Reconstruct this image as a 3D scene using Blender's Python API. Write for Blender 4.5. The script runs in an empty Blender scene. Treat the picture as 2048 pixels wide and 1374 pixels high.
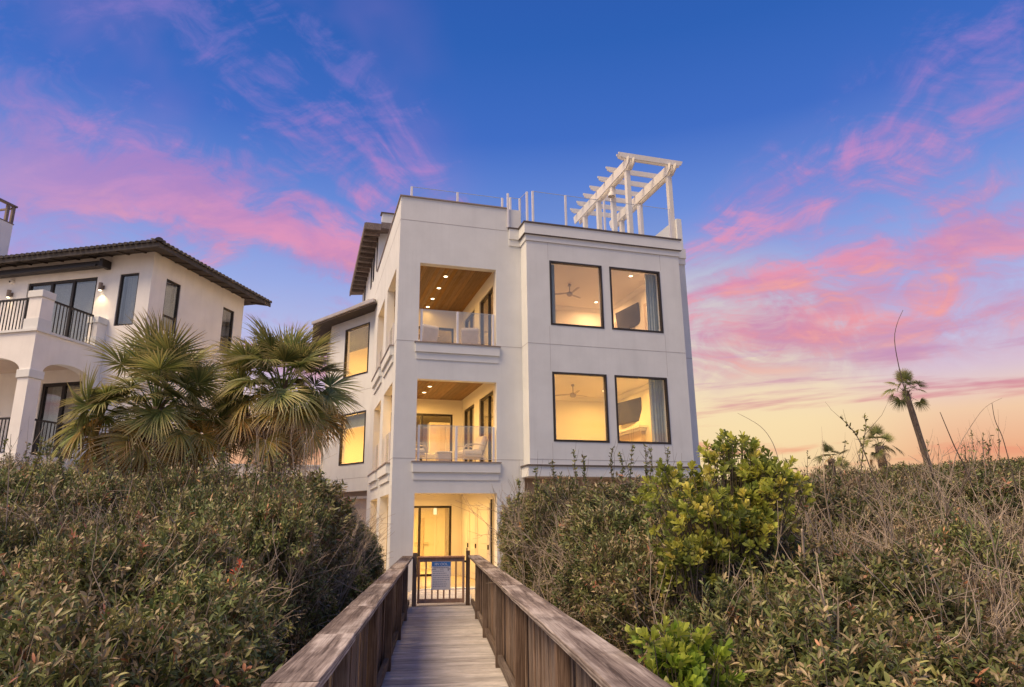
import bpy, bmesh, math, random
import numpy as np
from mathutils import Vector, Matrix

C = bpy.context.scene.collection
SC = bpy.context.scene
R = math.radians

# ------------------------------------------------------------------ camera
# world frame: X along the beach house front, Y into the house, Z up, z = 0 on the boardwalk deck
CAM_YAW, CAM_PITCH, CAM_ROLL = R(16.835), R(14.717), R(-0.614)
CAM_POS = Vector((0.0, 0.0, 1.70))
FPX = 1380.0
fwd = Vector((math.sin(CAM_YAW) * math.cos(CAM_PITCH), math.cos(CAM_YAW) * math.cos(CAM_PITCH), math.sin(CAM_PITCH)))
rgt0 = Vector((math.cos(CAM_YAW), -math.sin(CAM_YAW), 0.0))
up0 = rgt0.cross(fwd)
rgt = math.cos(CAM_ROLL) * rgt0 + math.sin(CAM_ROLL) * up0
upv = -math.sin(CAM_ROLL) * rgt0 + math.cos(CAM_ROLL) * up0
cam_data = bpy.data.cameras.new('camera')
cam = bpy.data.objects.new('camera', cam_data)
C.objects.link(cam)
m = Matrix((rgt, upv, -fwd)).transposed().to_4x4()
m.translation = CAM_POS
cam.matrix_world = m
cam_data.sensor_width = 36.0
cam_data.lens = 36.0 * FPX / 2048.0
cam_data.clip_start = 0.05
cam_data.clip_end = 3000.0
SC.camera = cam

def ray_at(px, py, depth):
    """world point seen at photo pixel (px, py), depth metres along the view axis (used to survey positions)"""
    return CAM_POS + depth * (fwd + rgt * ((px - 1024.0) / FPX) - upv * ((py - 687.0) / FPX))

def to_px(p):
    q = Vector(p) - CAM_POS
    z = q.dot(fwd)
    return 1024.0 + FPX * q.dot(rgt) / z, 687.0 - FPX * q.dot(upv) / z, z

# ------------------------------------------------------------------ sun and sky
SUN_AZ = R(252.0)      # compass-style from +Y towards +X: the sun stands to the left, a little behind the camera
SUN_EL = R(54.0)
SUN_DIR = Vector((math.sin(SUN_AZ) * math.cos(SUN_EL), math.cos(SUN_AZ) * math.cos(SUN_EL), math.sin(SUN_EL)))
sun_d = bpy.data.lights.new('sun', 'SUN')
sun_d.energy = 4.6
sun_d.angle = R(36.0)
sun_d.color = (1.0, 0.74, 0.45)
sun = bpy.data.objects.new('sun', sun_d)
C.objects.link(sun)
sun.rotation_euler = SUN_DIR.to_track_quat('Z', 'Y').to_euler()

def lin(r, g, b):
    f = lambda c: (c / 255.0 / 12.92) if c <= 10.3 else (((c / 255.0) + 0.055) / 1.055) ** 2.4
    return (f(r), f(g), f(b), 1.0)

world = bpy.data.worlds.new('World')
SC.world = world
world.use_nodes = True
WT = world.node_tree
WT.nodes.clear()

class NT:
    """small helper to write node graphs as expressions"""
    def __init__(s, t): s.t = t
    def new(s, typ, **kw):
        n = s.t.nodes.new(typ)
        for k, v in kw.items(): setattr(n, k, v)
        return n
    def put(s, sock, v):
        if isinstance(v, bpy.types.NodeSocket): s.t.links.new(v, sock)
        elif v is not None: sock.default_value = v
    def math(s, op, a, b=None, c=None, clamp=False):
        n = s.new('ShaderNodeMath', operation=op); n.use_clamp = clamp
        s.put(n.inputs[0], a); s.put(n.inputs[1], b)
        if c is not None: s.put(n.inputs[2], c)
        return n.outputs[0]
    def add(s, a, b): return s.math('ADD', a, b)
    def sub(s, a, b): return s.math('SUBTRACT', a, b)
    def mul(s, a, b): return s.math('MULTIPLY', a, b)
    def div(s, a, b): return s.math('DIVIDE', a, b)
    def smooth(s, x, lo, hi, o0=0.0, o1=1.0):
        n = s.new('ShaderNodeMapRange', interpolation_type='SMOOTHSTEP')
        s.put(n.inputs['Value'], x)
        n.inputs['From Min'].default_value = lo; n.inputs['From Max'].default_value = hi
        n.inputs['To Min'].default_value = o0; n.inputs['To Max'].default_value = o1
        return n.outputs[0]
    def ramp(s, x, stops, interp='LINEAR'):
        n = s.new('ShaderNodeValToRGB'); cr = n.color_ramp; cr.interpolation = interp
        while len(cr.elements) > 1: cr.elements.remove(cr.elements[-1])
        cr.elements[0].position = stops[0][0]; cr.elements[0].color = stops[0][1]
        for p, c in stops[1:]:
            e = cr.elements.new(p); e.color = c
        s.put(n.inputs[0], x)
        return n.outputs[0]
    def mix(s, f, a, b, mode='MIX'):
        n = s.new('ShaderNodeMix', data_type='RGBA', blend_type=mode)
        s.put(n.inputs[0], f); s.put(n.inputs[6], a); s.put(n.inputs[7], b)
        return n.outputs[2]
    def xyz(s, x, y, z):
        n = s.new('ShaderNodeCombineXYZ')
        s.put(n.inputs[0], x); s.put(n.inputs[1], y); s.put(n.inputs[2], z)
        return n.outputs[0]
    def noise(s, vec, scale, detail=5.0, rough=0.55, dist=0.0):
        n = s.new('ShaderNodeTexNoise')
        s.put(n.inputs['Vector'], vec)
        n.inputs['Scale'].default_value = scale; n.inputs['Detail'].default_value = detail
        n.inputs['Roughness'].default_value = rough; n.inputs['Distortion'].default_value = dist
        return n.outputs[0]
    def dot(s, v, w):
        n = s.new('ShaderNodeVectorMath', operation='DOT_PRODUCT')
        s.put(n.inputs[0], v); n.inputs[1].default_value = tuple(w)
        return n.outputs['Value']

def g(v): return (v, v, v, 1.0)

def build_sky():
    n = NT(WT)
    d = n.new('ShaderNodeTexCoord').outputs['Generated']
    sep = n.new('ShaderNodeSeparateXYZ'); WT.links.new(d, sep.inputs[0])
    dx, dy, dz = sep.outputs
    el = n.math('ARCSINE', n.math('MAXIMUM', dz, -0.2))            # radians
    elf = n.div(el, R(90.0))
    # clear-sky gradient of the dusk
    k = lambda deg: deg / 90.0
    base = n.ramp(elf, [(0.0, lin(226, 146, 108)), (k(4.5), lin(240, 172, 128)), (k(7.5), lin(246, 204, 166)),
                        (k(10.5), lin(226, 206, 218)), (k(14), lin(194, 196, 232)), (k(19), lin(156, 174, 232)),
                        (k(25), lin(108, 142, 220)), (k(31), lin(64, 110, 200)), (k(38), lin(44, 97, 184)),
                        (k(55), lin(28, 70, 158)), (1.0, lin(22, 58, 140))])
    # unseen sky away from the sunset, pale lavender and brightened as facade fill light
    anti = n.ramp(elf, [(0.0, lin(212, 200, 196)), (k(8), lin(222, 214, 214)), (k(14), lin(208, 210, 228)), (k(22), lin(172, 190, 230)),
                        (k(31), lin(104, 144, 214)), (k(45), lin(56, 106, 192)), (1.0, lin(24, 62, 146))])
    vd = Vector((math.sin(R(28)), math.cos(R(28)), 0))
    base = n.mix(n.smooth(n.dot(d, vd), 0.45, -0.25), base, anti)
    # glow low in the sky where the sun has gone down, right of the house
    sd = ray_at(1430, 870, 1.0) - CAM_POS; sd.normalize()
    gl = n.smooth(n.dot(d, sd), math.cos(R(17)), 1.0)
    base = n.mix(n.mul(gl, 0.75), base, lin(255, 232, 176))
    # high cloud streaks fan out from one point of the sky (wind-drawn, parallel in the air)
    a = (ray_at(1133, 668, 1.0) - CAM_POS).normalized()
    b1 = Vector((a.y, -a.x, 0)).normalized(); b2 = b1.cross(a)
    ca = n.math('MAXIMUM', n.dot(d, a), 0.05)
    u = n.div(n.dot(d, b1), ca); v = n.div(n.dot(d, b2), ca)
    front = n.smooth(n.dot(d, a), 0.15, 0.5)
    wv = n.xyz(n.mul(u, 1.0), n.mul(v, 1.0), 0.0)
    w1 = n.sub(n.noise(wv, 2.6, 4.0), 0.5)
    phi = n.div(n.add(n.math('ARCTAN2', v, u), n.mul(w1, 0.34)), math.pi)          # 0 right, 0.5 up, 1 left
    r = n.math('SQRT', n.add(n.mul(u, u), n.mul(v, v)))
    q = lambda deg: deg / 180.0
    sect = n.ramp(phi, [(0.0, g(.80)), (q(5), g(.76)), (q(9), g(.60)), (q(12.5), g(.95)), (q(16), g(.62)), (q(20), g(.50)),
                        (q(26), g(.66)), (q(33), g(.60)), (q(39), g(.30)), (q(45), g(.05)), (q(60), g(.0)), (q(104), g(.0)), (q(116), g(.20)),
                        (q(128), g(.46)), (q(137), g(.64)), (q(143), g(.52)), (q(150), g(.46)), (q(156), g(.72)), (q(160.5), g(1.0)),
                        (q(165), g(.70)), (q(171), g(.42)), (q(180), g(.50))])
    fi = n.xyz(n.mul(phi, 16.0), n.mul(r, 2.3), 3.7)
    s1 = n.noise(fi, 1.0, 6.0, 0.62, 0.5)
    s2 = n.noise(n.xyz(n.mul(phi, 46.0), n.mul(r, 3.4), 8.2), 1.0, 5.0, 0.6, 0.7)
    fine = n.noise(n.xyz(n.mul(u, 1.2), n.mul(v, 2.0), 1.3), 7.0, 7.0, 0.66, 0.9)
    tex = n.add(n.add(n.mul(s1, 0.33), n.mul(fine, 0.44)), n.mul(s2, 0.23))
    # patch of broken cloud in the right-hand half and thin veil everywhere
    lim = n.sub(0.70, n.mul(sect, 0.36))
    alpha = n.math('MULTIPLY', n.smooth(n.sub(tex, lim), -0.075, 0.15), 1.0)
    alpha = n.mul(alpha, n.smooth(sect, 0.02, 0.35))
    alpha = n.mul(alpha, n.smooth(r, 1.25, 0.35, 0.36, 1.0))
    alpha = n.mul(alpha, front)
    alpha = n.mul(alpha, n.smooth(el, R(8.5), R(14)))
    ccol = n.ramp(elf, [(0.0, lin(250, 160, 116)), (k(9), lin(252, 160, 132)), (k(13), lin(252, 152, 146)), (k(17), lin(244, 150, 164)),
                        (k(23), lin(232, 150, 188)), (k(29), lin(186, 136, 206)), (k(36), lin(128, 120, 208)), (1.0, lin(70, 90, 180))])
    lit = n.smooth(n.noise(n.xyz(n.mul(u, 1.5), n.mul(v, 4.0), 9.1), 3.2, 5.0, 0.6, 0.6), 0.36, 0.66)
    cshade = n.mix(n.math('MULTIPLY', n.sub(1.0, lit), 0.85), ccol, n.mix(0.5, ccol, lin(134, 118, 196)))
    cshade = n.mix(n.smooth(alpha, 0.75, 0.15, 0.0, 0.55), cshade, lin(150, 132, 206))
    warm = n.mul(n.smooth(n.add(n.mul(fine, 0.5), n.mul(s2, 0.5)), 0.50, 0.68), n.mul(n.smooth(el, R(27), R(17)), n.smooth(alpha, 0.35, 0.9)))
    cshade = n.mix(n.mul(warm, 0.75), cshade, lin(255, 170, 148))
    col = n.mix(n.mul(alpha, 0.95), base, cshade)
    # broad violet veil
    veil = n.mul(n.smooth(n.noise(n.xyz(u, v, 5.0), 1.9, 4.0, 0.55, 0.4), 0.42, 0.66), n.mul(front, 0.26))
    veil = n.mul(veil, n.mul(n.smooth(sect, 0.05, 0.4), n.smooth(el, R(10), R(16))))
    col = n.mix(veil, col, lin(176, 134, 206))
    # flat bars of cloud near the skyline
    az = n.math('ARCTAN2', dx, dy)
    hb = n.noise(n.xyz(n.mul(az, 3.2), n.mul(el, 30.0), 0.0), 1.0, 5.0, 0.58, 0.35)
    bar = n.mul(n.smooth(hb, 0.50, 0.66), n.mul(n.smooth(el, R(2.5), R(5.5)), n.smooth(el, R(15.5), R(12))))
    bcol = n.ramp(elf, [(0.0, lin(236, 132, 92)), (k(6), lin(240, 142, 112)), (k(9), lin(214, 134, 150)), (k(13), lin(196, 150, 196)), (1.0, lin(196, 150, 196))])
    col = n.mix(n.mul(bar, 0.85), col, bcol)
    # physical sky for the same sun, a small share of the light
    sky = n.new('ShaderNodeTexSky', sky_type='NISHITA')
    sky.sun_disc = False; sky.sun_elevation = SUN_EL; sky.sun_rotation = SUN_AZ
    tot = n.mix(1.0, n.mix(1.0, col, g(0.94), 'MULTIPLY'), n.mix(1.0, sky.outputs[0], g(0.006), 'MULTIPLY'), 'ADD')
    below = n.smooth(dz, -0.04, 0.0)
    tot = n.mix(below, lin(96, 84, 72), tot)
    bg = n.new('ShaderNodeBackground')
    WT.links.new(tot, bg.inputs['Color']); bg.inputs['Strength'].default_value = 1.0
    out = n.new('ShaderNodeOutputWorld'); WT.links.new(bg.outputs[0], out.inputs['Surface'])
build_sky()

SC.view_settings.view_transform = 'Standard'
SC.view_settings.look = 'None'
SC.view_settings.exposure = 0.0
SC.view_settings.gamma = 1.0
SC.cycles.use_denoising = True
SC.cycles.max_bounces = 7
SC.cycles.transparent_max_bounces = 12
SC.cycles.sample_clamp_indirect = 6.0
# ------------------------------------------------------------------ helpers: meshes, things, parts
class MB:
    """collects faces for ONE mesh"""
    def __init__(s): s.v = []; s.f = []
    def quad(s, a, b, c, d):
        i = len(s.v); s.v += [a, b, c, d]; s.f.append((i, i + 1, i + 2, i + 3)); return s
    def tri(s, a, b, c):
        i = len(s.v); s.v += [a, b, c]; s.f.append((i, i + 1, i + 2)); return s
    def box(s, x0, x1, y0, y1, z0, z1, M=None):
        i = len(s.v)
        p = [(x0, y0, z0), (x1, y0, z0), (x1, y1, z0), (x0, y1, z0), (x0, y0, z1), (x1, y0, z1), (x1, y1, z1), (x0, y1, z1)]
        if M is not None: p = [tuple(M @ Vector(q)) for q in p]
        s.v += p
        s.f += [(i, i + 3, i + 2, i + 1), (i + 4, i + 5, i + 6, i + 7), (i, i + 1, i + 5, i + 4), (i + 1, i + 2, i + 6, i + 5), (i + 2, i + 3, i + 7, i + 6), (i + 3, i, i + 4, i + 7)]
        return s
    def tube(s, pts, rad, n=6, cap=True):
        pts = [Vector(p) for p in pts]
        if not hasattr(rad, '__len__'): rad = [rad] * len(pts)
        base = len(s.v)
        for k, p in enumerate(pts):
            t = (pts[min(k + 1, len(pts) - 1)] - pts[max(k - 1, 0)])
            t = t.normalized() if t.length > 1e-9 else Vector((0, 0, 1))
            a = t.cross(Vector((0.31, 0.17, 0.93)) if abs(t.z) < 0.9 else Vector((1, 0.1, 0))).normalized(); b = t.cross(a)
            for j in range(n):
                an = 2 * math.pi * j / n
                s.v.append(tuple(p + rad[k] * (math.cos(an) * a + math.sin(an) * b)))
        for k in range(len(pts) - 1):
            for j in range(n):
                j2 = (j + 1) % n
                s.f.append((base + k * n + j, base + k * n + j2, base + (k + 1) * n + j2, base + (k + 1) * n + j))
        if cap:
            s.f.append(tuple(base + j for j in reversed(range(n))))
            s.f.append(tuple(base + (len(pts) - 1) * n + j for j in range(n)))
        return s
    def prism(s, poly, z0, z1, M=None):
        """poly: list of (x, y) counter-clockwise, extruded along z"""
        i = len(s.v); k = len(poly)
        p = [(x, y, z0) for x, y in poly] + [(x, y, z1) for x, y in poly]
        if M is not None: p = [tuple(M @ Vector(q)) for q in p]
        s.v += p
        s.f.append(tuple(i + j for j in reversed(range(k)))); s.f.append(tuple(i + k + j for j in range(k)))
        for j in range(k):
            j2 = (j + 1) % k
            s.f.append((i + j, i + j2, i + k + j2, i + k + j))
        return s
    def mesh(s, name, off=(0, 0, 0), bevel=0.0, smooth=False):
        me = bpy.data.meshes.new(name)
        o = Vector(off)
        me.from_pydata([tuple(Vector(p) - o) for p in s.v], [], s.f)
        if bevel:
            bm = bmesh.new(); bm.from_mesh(me)
            bmesh.ops.remove_doubles(bm, verts=bm.verts, dist=1e-5)
            bmesh.ops.bevel(bm, geom=list(bm.edges), offset=bevel, segments=1, affect='EDGES', clamp_overlap=True)
            bm.to_mesh(me); bm.free()
        if smooth:
            me.polygons.foreach_set('use_smooth', [True] * len(me.polygons))
        me.update()
        return me

def link(o, parent=None):
    C.objects.link(o)
    if parent is not None: o.parent = parent
    return o

def tag(o, label=None, cat=None, group=None, kind=None):
    if label: o['label'] = label
    if cat: o['category'] = cat
    if group: o['group'] = group
    if kind: o['kind'] = kind
    return o

def thing(name, label, cat, loc=(0, 0, 0), rz=0.0, group=None):
    o = bpy.data.objects.new(name, None)
    o.empty_display_size = 0.2
    o.location = loc; o.rotation_euler = (0, 0, rz)
    link(o)
    return tag(o, label, cat, group)

def inst(name, me, mat=None, parent=None, loc=(0, 0, 0), rot=(0, 0, 0), scale=(1, 1, 1)):
    o = bpy.data.objects.new(name, me)
    if mat is not None and not me.materials: me.materials.append(mat)
    o.location = loc; o.rotation_euler = rot; o.scale = scale
    return link(o, parent)

def part(name, mb, mat, parent=None, off=None, bevel=0.0, smooth=False):
    """one mesh object from mb; vertices are given in the frame of the root thing (off = the root's place for axis-aligned roots)"""
    if off is None:
        off = parent.get('_off', (0, 0, 0)) if parent is not None else (0, 0, 0)
    me = mb.mesh(name, off, bevel, smooth)
    me.materials.append(mat)
    return inst(name, me, None, parent)

def rooted(name, label, cat, base, group=None):
    """thing without rotation whose parts are written in world coordinates"""
    o = thing(name, label, cat, base, 0.0, group)
    o['_off'] = tuple(base)
    return o

def sub(name, mb, mat, prt, off, **kw):
    return part(name, mb, mat, prt, off, **kw)

def ubox(*a): return MB().box(*a)

def wall_mesh(mb, f, u0, u1, z0, z1, t, holes):
    """slab with rectangular holes; f(u, w, z) -> point, w = 0 outer face, w = t inner face"""
    us = sorted({u0, u1, *[h[0] for h in holes], *[h[1] for h in holes]})
    zs = sorted({z0, z1, *[h[2] for h in holes], *[h[3] for h in holes]})
    us = [u for u in us if u0 <= u <= u1]; zs = [z for z in zs if z0 <= z <= z1]
    def solid(i, j):
        if i < 0 or j < 0 or i >= len(us) - 1 or j >= len(zs) - 1: return False
        cu, cz = (us[i] + us[i + 1]) / 2, (zs[j] + zs[j + 1]) / 2
        return not any(h[0] < cu < h[1] and h[2] < cz < h[3] for h in holes)
    for i in range(len(us) - 1):
        for j in range(len(zs) - 1):
            if not solid(i, j): continue
            a, b, c, d = us[i], us[i + 1], zs[j], zs[j + 1]
            mb.quad(f(a, 0, c), f(b, 0, c), f(b, 0, d), f(a, 0, d))
            mb.quad(f(b, t, c), f(a, t, c), f(a, t, d), f(b, t, d))
            if not solid(i - 1, j): mb.quad(f(a, t, c), f(a, 0, c), f(a, 0, d), f(a, t, d))
            if not solid(i + 1, j): mb.quad(f(b, 0, c), f(b, t, c), f(b, t, d), f(b, 0, d))
            if not solid(i, j - 1): mb.quad(f(a, t, c), f(b, t, c), f(b, 0, c), f(a, 0, c))
            if not solid(i, j + 1): mb.quad(f(a, 0, d), f(b, 0, d), f(b, t, d), f(a, t, d))
    return mb

# ------------------------------------------------------------------ materials (all procedural)
def new_mat(name):
    m = bpy.data.materials.new(name); m.use_nodes = True
    t = m.node_tree; t.nodes.clear()
    n = NT(t)
    out = n.new('ShaderNodeOutputMaterial')
    return m, t, n, out

def pmat(name, col, rough=0.6, var=0.10, scale=3.0, bump=0.0, bscale=80.0, metal=0.0, spec=0.5, stains=0.0, streak=0.0):
    m, t, n, out = new_mat(name)
    tc = n.new('ShaderNodeTexCoord').outputs['Object']
    b = n.new('ShaderNodeBsdfPrincipled')
    c0 = tuple(c * (1 - var) for c in col[:3]) + (1,); c1 = tuple(min(1, c * (1 + var)) for c in col[:3]) + (1,)
    cc = n.ramp(n.noise(tc, scale, 5.0, 0.6), [(0.32, c0), (0.68, c1)])
    if stains:
        st = n.smooth(n.noise(tc, scale * 0.35, 6.0, 0.65, 0.4), 0.5, 0.75)
        cc = n.mix(n.mul(st, stains), cc, tuple(c * 0.72 for c in col[:3]) + (1,))
    t.links.new(cc, b.inputs['Base Color'])
    b.inputs['Roughness'].default_value = rough; b.inputs['Metallic'].default_value = metal
    b.inputs['Specular IOR Level'].default_value = spec
    if streak:
        sv = n.new('ShaderNodeVectorMath', operation='MULTIPLY'); t.links.new(tc, sv.inputs[0]); sv.inputs[1].default_value = (5.0, 5.0, 0.30)
        cc2 = n.mix(n.mul(n.smooth(n.noise(sv.outputs[0], 1.0, 6.0, 0.65, 0.3), 0.46, 0.74), streak), cc, tuple(c * 0.66 for c in col[:3]) + (1,))
        t.links.new(cc2, b.inputs['Base Color'])
    if bump:
        bp = n.new('ShaderNodeBump'); bp.inputs['Strength'].default_value = bump; bp.inputs['Distance'].default_value = 0.01
        t.links.new(n.noise(tc, bscale, 3.0, 0.6), bp.inputs['Height']); t.links.new(bp.outputs[0], b.inputs['Normal'])
    t.links.new(b.outputs[0], out.inputs['Surface'])
    return m

def wood(name, axis, dark, mid, light, across=26.0, along=1.1, rough=0.75, rings=0.0, patch=0.35):
    m, t, n, out = new_mat(name)
    tc = n.new('ShaderNodeTexCoord').outputs['Object']
    rnd = n.new('ShaderNodeObjectInfo').outputs['Random']
    mp = n.new('ShaderNodeVectorMath', operation='ADD')
    t.links.new(tc, mp.inputs[0]); t.links.new(n.xyz(n.mul(rnd, 37.0), n.mul(rnd, 61.0), n.mul(rnd, 23.0)), mp.inputs[1])
    sc = [across] * 3; sc[axis] = along
    ms = n.new('ShaderNodeVectorMath', operation='MULTIPLY'); t.links.new(mp.outputs[0], ms.inputs[0]); ms.inputs[1].default_value = sc
    gr = n.noise(ms.outputs[0], 1.0, 7.0, 0.62, 1.2)
    gr2 = n.noise(ms.outputs[0], 3.1, 4.0, 0.6, 0.4)
    grain = n.add(n.mul(gr, 0.68), n.mul(gr2, 0.32))
    if rings:
        wv = n.new('ShaderNodeTexWave', wave_type='RINGS'); t.links.new(ms.outputs[0], wv.inputs['Vector'])
        wv.inputs['Scale'].default_value = 0.32; wv.inputs['Distortion'].default_value = 7.0; wv.inputs['Detail'].default_value = 3.0; wv.inputs['Detail Scale'].default_value = 0.6
        grain = n.add(n.mul(grain, 1 - rings), n.mul(wv.outputs['Fac'], rings))
    cc = n.ramp(grain, [(0.33, lin(*dark)), (0.48, lin(*mid)), (0.68, lin(*light))])
    pt = n.smooth(n.noise(mp.outputs[0], 2.7, 5.0, 0.62, 0.5), 0.42, 0.66)
    cc = n.mix(n.mul(pt, patch), cc, lin(*dark))
    hv = n.new('ShaderNodeHueSaturation'); t.links.new(cc, hv.inputs['Color'])
    t.links.new(n.add(0.80, n.mul(rnd, 0.42)), hv.inputs['Value']); t.links.new(n.add(0.85, n.mul(n.math('FRACT', n.mul(rnd, 7.3)), 0.4)), hv.inputs['Saturation'])
    b = n.new('ShaderNodeBsdfPrincipled'); t.links.new(hv.outputs[0], b.inputs['Base Color'])
    b.inputs['Roughness'].default_value = rough; b.inputs['Specular IOR Level'].default_value = 0.25
    bp = n.new('ShaderNodeBump'); bp.inputs['Strength'].default_value = 0.9; bp.inputs['Distance'].default_value = 0.004
    t.links.new(grain, bp.inputs['Height']); t.links.new(bp.outputs[0], b.inputs['Normal'])
    t.links.new(b.outputs[0], out.inputs['Surface'])
    return m

def glass_mat(name, tint=(1, 1, 1), refl=0.08, rough=0.0):
    m, t, n, out = new_mat(name)
    tr = n.new('ShaderNodeBsdfTransparent'); tr.inputs[0].default_value = (*tint, 1)
    gl = n.new('ShaderNodeBsdfGlossy'); gl.inputs['Roughness'].default_value = rough
    gm = n.new('ShaderNodeNewGeometry'); dt = n.new('ShaderNodeVectorMath', operation='DOT_PRODUCT')
    t.links.new(gm.outputs['Incoming'], dt.inputs[0]); t.links.new(gm.outputs['Normal'], dt.inputs[1])
    sch = n.math('POWER', n.sub(1.0, n.math('ABSOLUTE', dt.outputs['Value'])), 5.0)      # Schlick
    fac = n.math('ADD', n.mul(sch, 0.9), refl, clamp=True)
    mx = n.new('ShaderNodeMixShader'); t.links.new(fac, mx.inputs[0]); t.links.new(tr.outputs[0], mx.inputs[1]); t.links.new(gl.outputs[0], mx.inputs[2])
    t.links.new(mx.outputs[0], out.inputs['Surface'])
    return m

def emit_mat(name, col, strength):
    m, t, n, out = new_mat(name)
    e = n.new('ShaderNodeEmission'); e.inputs[0].default_value = (*col, 1); e.inputs[1].default_value = strength
    t.links.new(e.outputs[0], out.inputs['Surface'])
    return m

def leaf_mat(name, trans=0.25, rough=0.45, gain=1.0, spec=0.4):
    """leaf colour comes from the 'tint' colour stored per leaf, shifted a little per plant"""
    m, t, n, out = new_mat(name)
    at = n.new('ShaderNodeAttribute', attribute_name='tint')
    rnd = n.new('ShaderNodeObjectInfo').outputs['Random']
    hv = n.new('ShaderNodeHueSaturation'); t.links.new(at.outputs['Color'], hv.inputs['Color'])
    t.links.new(n.mul(n.add(0.70, n.mul(rnd, 0.60)), gain), hv.inputs['Value'])
    t.links.new(n.add(0.487, n.mul(n.math('FRACT', n.mul(rnd, 5.7)), 0.026)), hv.inputs['Hue'])
    b = n.new('ShaderNodeBsdfPrincipled'); t.links.new(hv.outputs[0], b.inputs['Base Color'])
    b.inputs['Roughness'].default_value = rough; b.inputs['Specular IOR Level'].default_value = spec
    tl = n.new('ShaderNodeBsdfTranslucent'); t.links.new(hv.outputs[0], tl.inputs[0])
    mx = n.new('ShaderNodeMixShader'); mx.inputs[0].default_value = trans
    t.links.new(b.outputs[0], mx.inputs[1]); t.links.new(tl.outputs[0], mx.inputs[2])
    t.links.new(mx.outputs[0], out.inputs['Surface'])
    return m

M = {}
M['stucco'] = pmat('stucco', (0.73, 0.735, 0.72), 0.85, 0.05, 1.1, 0.5, 60.0, spec=0.2, stains=0.12, streak=0.12)
M['stucco_trim'] = pmat('stucco_trim', (0.74, 0.745, 0.73), 0.85, 0.03, 2.0, 0.2, 140.0, spec=0.2)
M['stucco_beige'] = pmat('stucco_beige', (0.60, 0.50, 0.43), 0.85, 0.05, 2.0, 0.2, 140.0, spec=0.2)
M['stucco_cream'] = pmat('stucco_cream', (0.86, 0.83, 0.79), 0.85, 0.05, 1.4, 0.5, 60.0, spec=0.2, stains=0.12, streak=0.12)
M['joint'] = pmat('joint', (0.44, 0.41, 0.40), 0.9, 0.1)
M['flashing'] = pmat('flashing', (0.13, 0.10, 0.085), 0.5, 0.15, 6.0, metal=0.3)
M['bronze'] = pmat('bronze_frame', (0.035, 0.026, 0.022), 0.45, 0.15, 5.0, metal=0.2)
M['black_metal'] = pmat('black_metal', (0.028, 0.022, 0.020), 0.45, 0.15, 5.0, metal=0.3)
M['white_paint'] = pmat('white_paint', (0.74, 0.70, 0.64), 0.55, 0.05, 4.0, 0.1, 60.0)
M['rail_post'] = pmat('rail_post', (0.72, 0.70, 0.72), 0.4, 0.05, 4.0)
M['glass'] = glass_mat('window_glass', (0.98, 0.98, 0.97), 0.06)
M['glass_rail'] = glass_mat('railing_glass', (0.955, 0.965, 0.96), 0.11)
M['glass_roof'] = glass_mat('roof_railing_glass', (0.97, 0.98, 0.98), 0.045)
M['glass_edge'] = pmat('glass_edge', (0.42, 0.46, 0.50), 0.3, 0.05)
M['glass_dim'] = glass_mat('reflective_glass', (0.80, 0.82, 0.82), 0.16)
M['int_wall'] = pmat('interior_wall', (0.80, 0.76, 0.68), 0.8, 0.02, 1.0)
M['int_ceiling'] = pmat('interior_ceiling', (0.78, 0.74, 0.68), 0.8, 0.02, 1.0)
M['int_trim'] = pmat('interior_trim', (0.82, 0.79, 0.74), 0.5, 0.02, 1.0)
M['floor_tile'] = pmat('floor_tile', (0.52, 0.45, 0.36), 0.4, 0.12, 3.0)
M['ceiling_wood'] = wood('ceiling_wood', 1, (104, 80, 54), (132, 104, 72), (152, 124, 90), 22.0, 1.0, 0.5, patch=0.15)
M['fabric_white'] = pmat('white_fabric', (0.78, 0.72, 0.66), 0.9, 0.05, 8.0, 0.2, 200.0)
M['chair_frame'] = pmat('chair_frame', (0.62, 0.52, 0.44), 0.5, 0.08, 6.0)
M['curtain'] = pmat('curtain_cloth', (0.40, 0.47, 0.50), 0.9, 0.08, 6.0)
M['tv'] = pmat('television_black', (0.045, 0.042, 0.05), 0.25, 0.1)
M['fan'] = pmat('fan_grey', (0.42, 0.38, 0.36), 0.5, 0.05)
M['cushion_grey'] = pmat('grey_cushion', (0.30, 0.26, 0.24), 0.9, 0.1, 8.0)
M['metal_roof'] = pmat('metal_roof', (0.44, 0.41, 0.40), 0.5, 0.10, 2.0, metal=0.3)
M['eave_wood'] = wood('eave_wood', 1, (92, 81, 75), (124, 111, 104), (154, 141, 133), 18.0, 1.2)
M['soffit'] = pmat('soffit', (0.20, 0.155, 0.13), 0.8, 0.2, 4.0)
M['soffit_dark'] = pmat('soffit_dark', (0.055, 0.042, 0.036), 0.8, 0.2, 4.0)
M['tile'] = pmat('roof_tile', (0.080, 0.070, 0.066), 0.8, 0.35, 5.0, 0.3, 60.0)
M['navy'] = pmat('navy_panel', (0.030, 0.034, 0.060), 0.6, 0.1)
M['deck'] = wood('deck_wood', 0, (126, 120, 116), (194, 188, 184), (228, 224, 220), 46.0, 1.9, patch=0.30)
M['cap'] = wood('rail_cap_wood', 1, (82, 70, 63), (148, 134, 124), (202, 190, 179), 44.0, 1.5, rings=0.22, patch=0.45)
M['picket'] = wood('picket_wood', 2, (80, 66, 56), (126, 108, 96), (168, 150, 136), 60.0, 1.6, patch=0.35)
M['post'] = wood('post_wood', 2, (72, 58, 48), (114, 95, 82), (154, 134, 119), 48.0, 1.6, patch=0.35)
M['gate_wood'] = wood('gate_wood', 2, (150, 112, 90), (186, 146, 122), (210, 174, 150), 34.0, 0.9, patch=0.2)
M['frame_wood'] = wood('framing_wood', 1, (66, 56, 50), (98, 86, 78), (130, 118, 108), 26.0, 0.9)
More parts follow.
